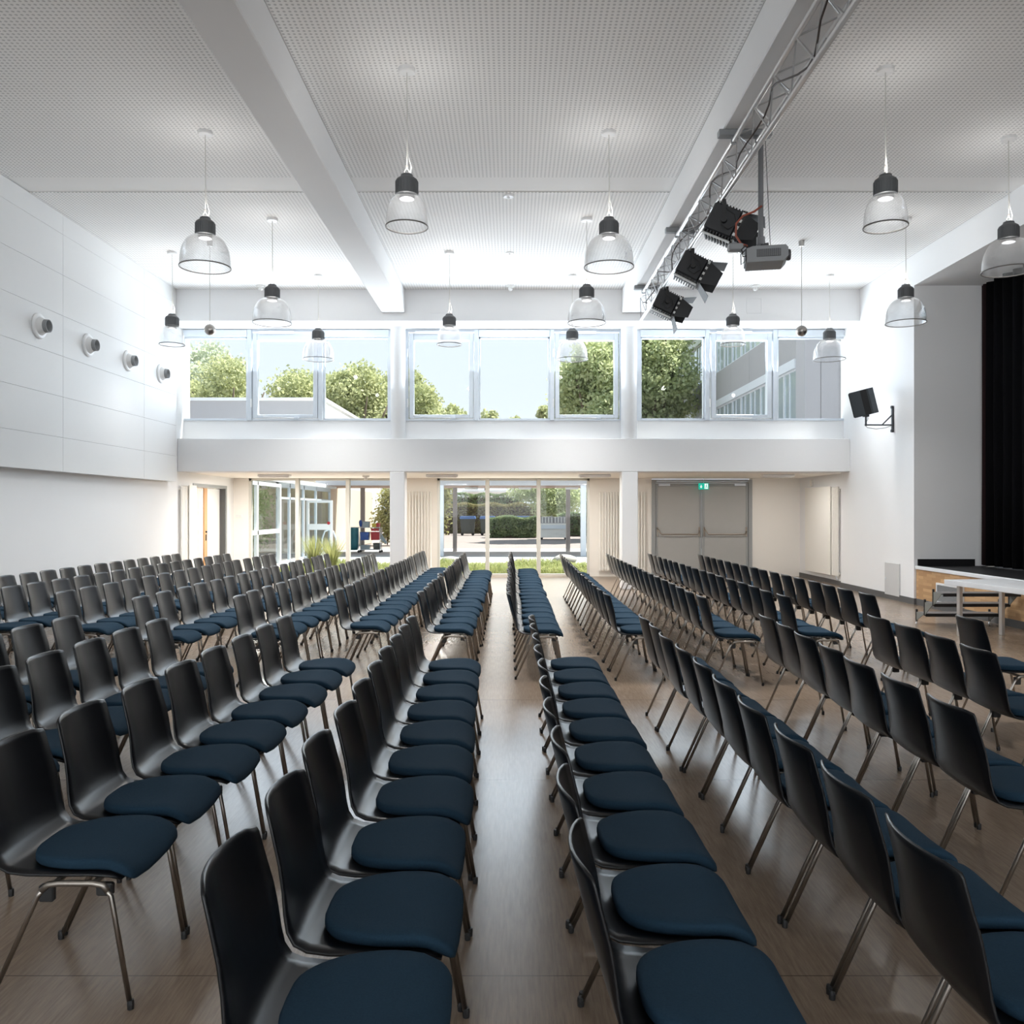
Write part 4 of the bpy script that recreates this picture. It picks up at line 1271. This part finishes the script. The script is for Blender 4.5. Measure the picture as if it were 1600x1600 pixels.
# low building on the left
bl = thing('low_building', 'low cream building with grey pebble parapet seen through the left windows', 'building', (0, 0, 0))
B(-30, -7.25, 33.0, 47.0, -.03, 5.9).build('wall', 'ext_white', bl)
for k in range(8):
    x1 = -7.25 - k * 2.8
    B(x1 - 2.77, x1, 32.9, 33.0, 3.3, 5.9).build('parapet_panel', 'concrete_pebble', bl)
B(-30, -7.2, 32.85, 47.1, 5.9, 6.02).build('coping', 'frame_white', bl)
B(-30, -7.22, 32.95, 33.0, 0, 3.3).build('lower_wall', 'ext_beige', bl)
B(-7.25, -7.21, 33.0, 44.0, 0, 2.6).build('side_wall', 'ext_beige', bl)
# entrance porch glazing
ep = thing('entrance_porch', 'white framed glazed porch wall outside the left glazing', 'porch', (0, 0, 0))
XPp = -6.88
m = MB()
for y in (21.75, 22.85, 25.1):
    m.cbox(XPp - .05, XPp + .05, y, y + .11, 0, 2.44, c=.008)
m.box(XPp - .05, XPp + .05, 21.86, 25.1, 2.34, 2.44).box(XPp - .05, XPp + .05, 21.86, 25.1, 1.0, 1.12).box(XPp - .05, XPp + .05, 21.86, 25.1, 0, .1)
m.build('porch_frame', 'frame_white', ep)
for (a, b) in ((21.86, 22.85), (22.96, 25.1)):
    for (c, d) in ((.1, 1.0), (1.12, 2.34)):
        B(XPp - .004, XPp + .004, a, b, c, d).build('pane', 'glass', ep)
m = MB()
for y in (25.3, 26.6, 28.4, 30.2, 32.5):
    m.cbox(-7.02, -6.94, y, y + .09, 0, 2.5, c=.006)
m.box(-7.02, -6.94, 25.3, 32.6, 2.36, 2.5).box(-7.02, -6.94, 25.3, 32.6, 2.0, 2.07).box(-7.02, -6.94, 25.3, 32.6, 0, .12)
m.build('rear_frame', 'frame_alu', ep)
for (a, b) in ((25.39, 26.6), (26.69, 28.4), (28.49, 30.2), (30.29, 32.5)):
    B(-6.984, -6.976, a, b, .12, 2.36).build('pane', 'glass', ep)
B(-9.6, -6.8, 21.7, 33.0, 2.5, 2.62).build('porch_roof', 'frame_white', ep)
od = thing('glazed_door', 'white glazed door standing open at the porch', 'door', (-7.0, 29.0, 0), math.radians(-3))
m = MB().cbox(0, .09, -.03, .03, .02, 2.0, c=.006).cbox(.81, .90, -.03, .03, .02, 2.0, c=.006).box(.09, .81, -.03, .03, 1.92, 2.0).box(.09, .81, -.03, .03, 1.0, 1.2).box(.09, .81, -.03, .03, .02, .25)
m.build('door_frame', 'frame_white', od)
B(.09, .81, -.004, .004, 1.2, 1.92).build('pane', 'glass', od)
B(.09, .81, -.004, .004, .25, 1.0).build('pane', 'glass', od)
MB().lathe([(.001, -.036), (.055, -.036), (.055, -.031), (.001, -.031)], 14, (.77, 0, 1.23), 'y').build('sticker', 'cart_red', od, label='small red round sticker')
MB().tube([(.08, -.05, .95), (.08, -.09, 1.0), (.08, -.09, 1.2), (.08, -.05, 1.25)], .012, 6).build('handle', 'frame_alu', od)
t = thing('bicycle_stand', 'bent grey steel tube stand outside the open porch door', 'stand', (-6.45, 30.0, -.03))
MB().tube([(-.25, 0, 0), (-.24, 0, .7), (-.15, 0, .95), (0, 0, 1.02), (.15, 0, .95), (.24, 0, .7), (.25, 0, 0)], .03, 8).build('hoop', 'frame_alu', t, True)
MB().lathe([(.001, .01), (.07, .01), (.07, 0)], 12, (-.25, 0, 0)).lathe([(.001, .01), (.07, .01), (.07, 0)], 12, (.25, 0, 0)).build('foot_plate', 'frame_alu', t)

# cleaning cart
cc = thing('cleaning_cart', 'cleaning cart with teal sack and blue and red buckets outside', 'cart', (-5.77, 33.9, -.015))
m = MB()
for x in (-.30, .55):
    for y in (-.22, .22):
        m.tube([(x, y, .10), (x, y, 1.0)], .014, 6)
m.tube([(-.30, -.22, .12), (.55, -.22, .12)], .014, 6).tube([(-.30, .22, .12), (.55, .22, .12)], .014, 6).tube([(-.30, -.22, 1.0), (.55, -.22, 1.0)], .014, 6)
m.tube([(-.72, -.18, 1.0), (-.30, -.18, 1.0)], .014, 6).tube([(-.72, .18, 1.0), (-.30, .18, 1.0)], .014, 6).tube([(-.72, -.18, 1.0), (-.72, .18, 1.0)], .014, 6)
m.build('frame', 'frame_alu', cc)
v = []; f = []
for i, (z, s) in enumerate(((.10, .72), (.3, .9), (.6, 1.0), (.85, .95), (1.0, .98))):
    for k in range(16):
        a = 2 * PI * k / 16; q = s * (1 + .05 * math.sin(5 * a + i))
        v.append((-.52 + .20 * q * math.cos(a), .19 * q * math.sin(a), z))
for i in range(4):
    for k in range(16):
        f.append((i * 16 + k, i * 16 + (k + 1) % 16, (i + 1) * 16 + (k + 1) % 16, (i + 1) * 16 + k))
f.append(tuple(range(15, -1, -1)))
MB().add(v, f).build('sack', 'bag_teal', cc, True)
def bucket(x, z, w, h, mt, nm='bucket'):
    b = MB().prism([(x - w * .44, z), (x + w * .44, z), (x + w * .5, z + h), (x - w * .5, z + h)], -.16, .16).build(nm, mt, cc)
    B(x - w * .52, x + w * .52, -.175, .175, z + h - .02, z + h).build('bucket_rim', mt, b)
bucket(-.08, .50, .36, .32, 'cart_blue'); bucket(.34, .50, .36, .32, 'cart_red')
bucket(-.03, 1.0, .26, .24, 'cart_grey'); bucket(.40, .14, .28, .24, 'bin_dark'); bucket(-.05, .14, .34, .16, 'cart_grey')
bucket(.34, .86, .34, .10, 'cart_red'); bucket(.30, 1.0, .18, .16, 'cart_yellow'); bucket(.44, 1.0, .12, .17, 'cart_red')
MB().tube([(.50, -.18, .95), (.66, -.18, .5), (.74, -.18, .38)], .015, 6).build('mop_handle', 'cart_grey', cc)
MB().lathe([(.001, 1.30), (.05, 1.28), (.075, 1.2), (.05, 1.05), (.001, 1.02)], 12, (-.24, -.1, 0)).build('duster', 'cart_blue', cc, True)
for x in (-.30, .55):
    for y in (-.22, .22):
        MB().lathe([(.001, -.02), (.05, -.02), (.05, .02), (.001, .02)], 12, (x, y, .05), 'y').build('wheel', 'plastic_black', cc)
MB().prism([(.55, .55), (.78, .35), (.82, .42), (.62, .72)], -.2, -.15).build('cloth', 'cart_grey', cc)

# waste bins, skip, hedges
def wheelie(px, label):
    y = 58; x = (px - 800) * y / F
    t = thing('waste_bin', label, 'bin', (x, y, -.03), group='large waste bins behind the courtyard')
    MB().prism([(-.42, .18), (.42, .18), (.50, 1.12), (-.50, 1.12)], -.45, .45).build('body', 'bin_dark', t)
    MB().prism([(-.53, 1.12), (.53, 1.12), (.53, 1.18), (.48, 1.32), (-.48, 1.32), (-.53, 1.18)], -.5, .5).build('lid', 'bin_blue', t)
    for a in (-.36, .36):
        MB().lathe([(.001, -.04), (.1, -.04), (.1, .04), (.001, .04)], 12, (a, -.35, .1), 'y').build('wheel', 'plastic_black', t)
    MB().box(-.53, -.48, -.1, .1, .95, 1.02).box(.48, .53, -.1, .1, .95, 1.02).build('trunnion', 'bin_dark', t)
wheelie(731, 'dark waste bin with blue lid, leftmost of four')
wheelie(762, 'dark waste bin with blue lid, behind the left glazing bar')
wheelie(791, 'dark waste bin, only its blue lid above the hedge, third of four')
wheelie(816, 'dark waste bin, only its blue lid above the hedge, rightmost')
sk = thing('skip_container', 'white steel skip with ribbed lids in the sunny courtyard', 'container', (2.42, 50, -.03))
MB().prism([(-.85, .12), (.85, .12), (.92, .95), (-.92, .95)], -.6, .6).build('body', 'skip_white', sk)
B(-.72, .72, -.64, -.60, .62, .85).build('lettering_band', 'frame_alu', sk)
for s in (-1, 1):
    ld = MB().prism([(-.45, .95), (.45, .95), (.43, 1.35), (-.43, 1.30)], -.55, .5).build('lid', 'concrete_panel', sk); ld.location = (s * .46, 0, 0)
    for k in range(5):
        o = CB(-.40 + k * .18, -.34 + k * .18, -.58, -.545, .98, 1.30, c=.005).build('lid_rib', 'skip_white', ld)
for s in (-1, 1):
    MB().lathe([(.001, -.05), (.08, -.05), (.08, .05), (.001, .05)], 12, (s * .7, -.4, .08), 'y').build('wheel', 'plastic_black', sk)
def hedge(label, x0, x1, y, d, h, mt, n, size, cat='hedge', top=None):
    t = thing('hedge', label, cat, ((x0 + x1) / 2, y, 0))
    w = (x1 - x0) / 2
    N = n
    C = np.stack([rng.uniform(-w, w, N), rng.uniform(-d, d, N), rng.uniform(0, h, N)], 1)
    fc = rng.integers(0, 4, N)
    C[fc == 0, 1] = -d + rng.uniform(-.06, .25, (fc == 0).sum())
    C[fc == 1, 2] = h - np.abs(rng.normal(0, .06, (fc == 1).sum()))
    C[fc == 2, 1] = -d + rng.uniform(-.06, .1, (fc == 2).sum())
    C[:, 2] = np.abs(C[:, 2] + .08 * np.sin(C[:, 0] * 3.1 + y)) + .02
    a = rng.normal(size=(N, 3)); a /= np.linalg.norm(a, axis=1)[:, None]
    b = rng.normal(size=(N, 3)); b -= a * (a * b).sum(1)[:, None]; b /= np.linalg.norm(b, axis=1)[:, None]
    s = size * (.6 + .8 * rng.random(N))[:, None]
    V = np.stack([C - a * s, C + b * s * .6, C + a * s, C - b * s * .6], 1).reshape(-1, 3).astype(np.float32)
    o = bpy.data.objects.new('foliage', fast_mesh('foliage', V, N, mt)); COL.objects.link(o); o.parent = t
    B(-w * .97, w * .97, -d * .8, d * .8, 0, h * .9).build('core', 'bark', t)
hedge('green clipped hedge before the bins, left of the skip', -1.35, 1.55, 53, .7, 1.25, 'leaf_hedge', 7000, .07)
hedge('green hedge behind the skip on the right', 3.0, 7.5, 56, .6, 1.45, 'leaf_hedge', 6000, .08)
hedge('long tawny-topped hedge behind the bins', -6.5, 2.6, 63, .6, 2.15, 'leaf_hedge_top', 9000, .08)
hedge('tall dark green hedge far behind the bins', -7.5, 1.0, 74, .8, 3.1, 'leaf_hedge', 9000, .10)
def shrub(label, x, y, blobs, mt, n, size):
    t = thing('shrub', label, 'shrub', (x, y, 0))
    leaves('foliage', blobs, n, size, mt, t, .3)
    m = MB()
    for k in range(4):
        m.tube([(0, 0, 0), (.12 * math.cos(k * 1.6), .12 * math.sin(k * 1.6), blobs[0][0][2])], .025, 5)
    m.build('stem', 'bark', t)
shrub('yellow-green shrub at the left end of the courtyard', -4.3, 46, [((0, 0, 1.5), (1.0, .9, 1.5)), ((.4, 0, 2.6), (.9, .8, .9)), ((-.6, .4, 2.4), (.8, .8, 1.1))], 'leaf_yellow', 6000, .08)
shrub('leafy green tree-like shrub above the skip', 2.6, 60, [((0, 0, 2.4), (1.6, 1.2, 1.2)), ((-1.6, 0, 2.9), (1.4, 1, .7)), ((1.5, .2, 2.6), (1.3, 1, 1.2)), ((-.4, 0, 3.4), (2.2, 1, .7)), ((.3, 0, 1.6), (1.6, 1, .6))], 'leaf_big', 9000, .09)
shrub('dark green shrub at the right end of the courtyard', 6.2, 58, [((0, 0, 1.8), (1.6, 1, 1.8)), ((.4, 0, 3.0), (1.3, 1, 1.0))], 'leaf_hedge', 5000, .09)
shrub('sunlit bush behind the cleaning cart', -6.0, 41, [((0, 0, 1.2), (.8, .7, 1.2)), ((.6, 0, 1.9), (.8, .7, .8)), ((.2, .3, 2.4), (.7, .7, .6))], 'leaf_yellow', 5000, .07)
shrub('green bush seen through the porch glass', -9.0, 28.5, [((0, 0, .9), (1.0, .8, 1.0)), ((.2, 0, 1.9), (.9, .7, .7)), ((-.8, 0, 1.5), (.8, .7, .9))], 'leaf_big', 5000, .06)
fb = thing('far_house', 'distant pale flat house above the dark hedge', 'building', (0, 0, 0))
B(-5.2, 0.1, 92, 100, -.03, 3.65).build('wall', 'ext_white', fb)
B(-5.4, .3, 91.8, 100.2, 3.65, 3.85).build('roof', 'frame_white', fb)
for k in range(3):
    wq = CB(-4.6 + k * 1.7, -3.6 + k * 1.7, 91.95, 92.02, 1.4, 2.8, c=.01).build('window', 'frame_white', fb)
    B(-4.5 + k * 1.7, -3.7 + k * 1.7, 91.93, 91.95, 1.5, 2.7).build('pane', 'far_glass', wq)

# office block on the right
ob = thing('office_block', 'grey concrete office block with window bands outside the right window', 'building', (0, 0, 0))
XB, YB0, YB1, ZB = 11.0, 32.0, 55.8, 13.6
B(XB + .25, 24, YB0 + .02, YB1, -.03, ZB).build('core', 'concrete_panel', ob)
bands = [(2.9, 4.75), (7.55, 9.05), (11.8, 13.6)]
for (z0, z1) in bands:
    n = 7; L = (YB1 - YB0 - 1.0) / n
    for k in range(n):
        B(XB, XB + .25, YB0 + 1.0 + k * L + .012, YB0 + 1.0 + (k + 1) * L - .012, z0, z1).build('spandrel_panel', 'concrete_panel', ob)
for (z0, z1) in ((7.19, 7.55), (11.42, 11.8)):
    B(XB - .06, XB + .25, YB0 + 1.0, YB1, z0, z1).build('blind_box', 'post_white', ob)
for k, (z0, z1) in enumerate(((4.75, 7.19), (9.05, 11.42))):
    n = 14; L = (YB1 - YB0 - 1.0) / n
    fm = MB().box(XB + .06, XB + .14, 0, .09, z0, z1).box(XB + .06, XB + .14, L - .02, L, z0, z1).box(XB + .06, XB + .14, .09, L - .02, z0, z0 + .07).box(XB + .06, XB + .14, .09, L - .02, z1 - .07, z1)
    fm.box(XB + .07, XB + .13, L * .60, L * .63, z0 + .07, z1 - .07)
    fme = fm.mesh('window', 'post_white')
    pme = MB().box(XB + .10, XB + .11, .09, L - .02, z0 + .07, z1 - .07).mesh('pane', 'far_glass')
    for j in range(n):
        w = inst('window', fme, ob, (0, YB0 + 1.0 + j * L, 0))
        inst('pane', pme, w)
B(XB, XB + .6, YB0, YB0 + 1.0, -.03, ZB).build('corner_pier', 'concrete_pebble', ob)
B(XB + .62, XB + 1.28, YB0 - .02, YB0 + .8, -.03, ZB).build('front_pier', 'concrete_pebble', ob)

# trees
tree('pale hazy tree at the far left of the window', -25.5, 70, 16.0, 4.4, 'leaf_pale', 16000, .17, 3.0, 18)
tree('broad green tree behind the grey parapet, leftmost window pane', -19.4, 58, 12.6, 4.2, 'leaf_tree', 24000, .12, 3.0, 20)
tree('green tree behind the grey parapet, tilting window pane', -14.6, 59, 11.9, 4.4, 'leaf_tree', 24000, .12, 3.0, 20)
tree('green tree behind the sloping parapet end', -10.4, 57, 11.6, 3.7, 'leaf_tree', 22000, .12, 3.0, 20)
tree('tall green tree left of the left round column', -7.9, 62, 12.6, 3.2, 'leaf_tree', 20000, .12, 3.0, 18)
tree('thin green tree just right of the left column', -6.0, 60, 10.8, 2.1, 'leaf_tree', 8000, .11, 3.0)
tree('low young tree right of the left column', -4.4, 58, 9.4, 1.6, 'leaf_tree', 4000, .11, 3.0)
tree('big light green tree between the right column and the office block', 7.5, 49, 15.0, 3.8, 'leaf_big', 42000, .12, 3.0, 26)
tree('light green tree left of the right column', 4.7, 47, 11.6, 3.0, 'leaf_big', 26000, .11, 3.0, 20)
tree('tiny distant treetop at the sill of the middle pane', -3.4, 108, 15.4, 1.9, 'leaf_tree', 2400, .2, 8.0, 8)
tree('tiny distant treetop at the middle of the window sill', .3, 112, 14.4, 1.5, 'leaf_tree', 1600, .2, 8.0, 8)
tree('tiny distant treetop at the right of the middle pane', 4.2, 108, 15.4, 1.8, 'leaf_tree', 2400, .2, 8.0, 8)
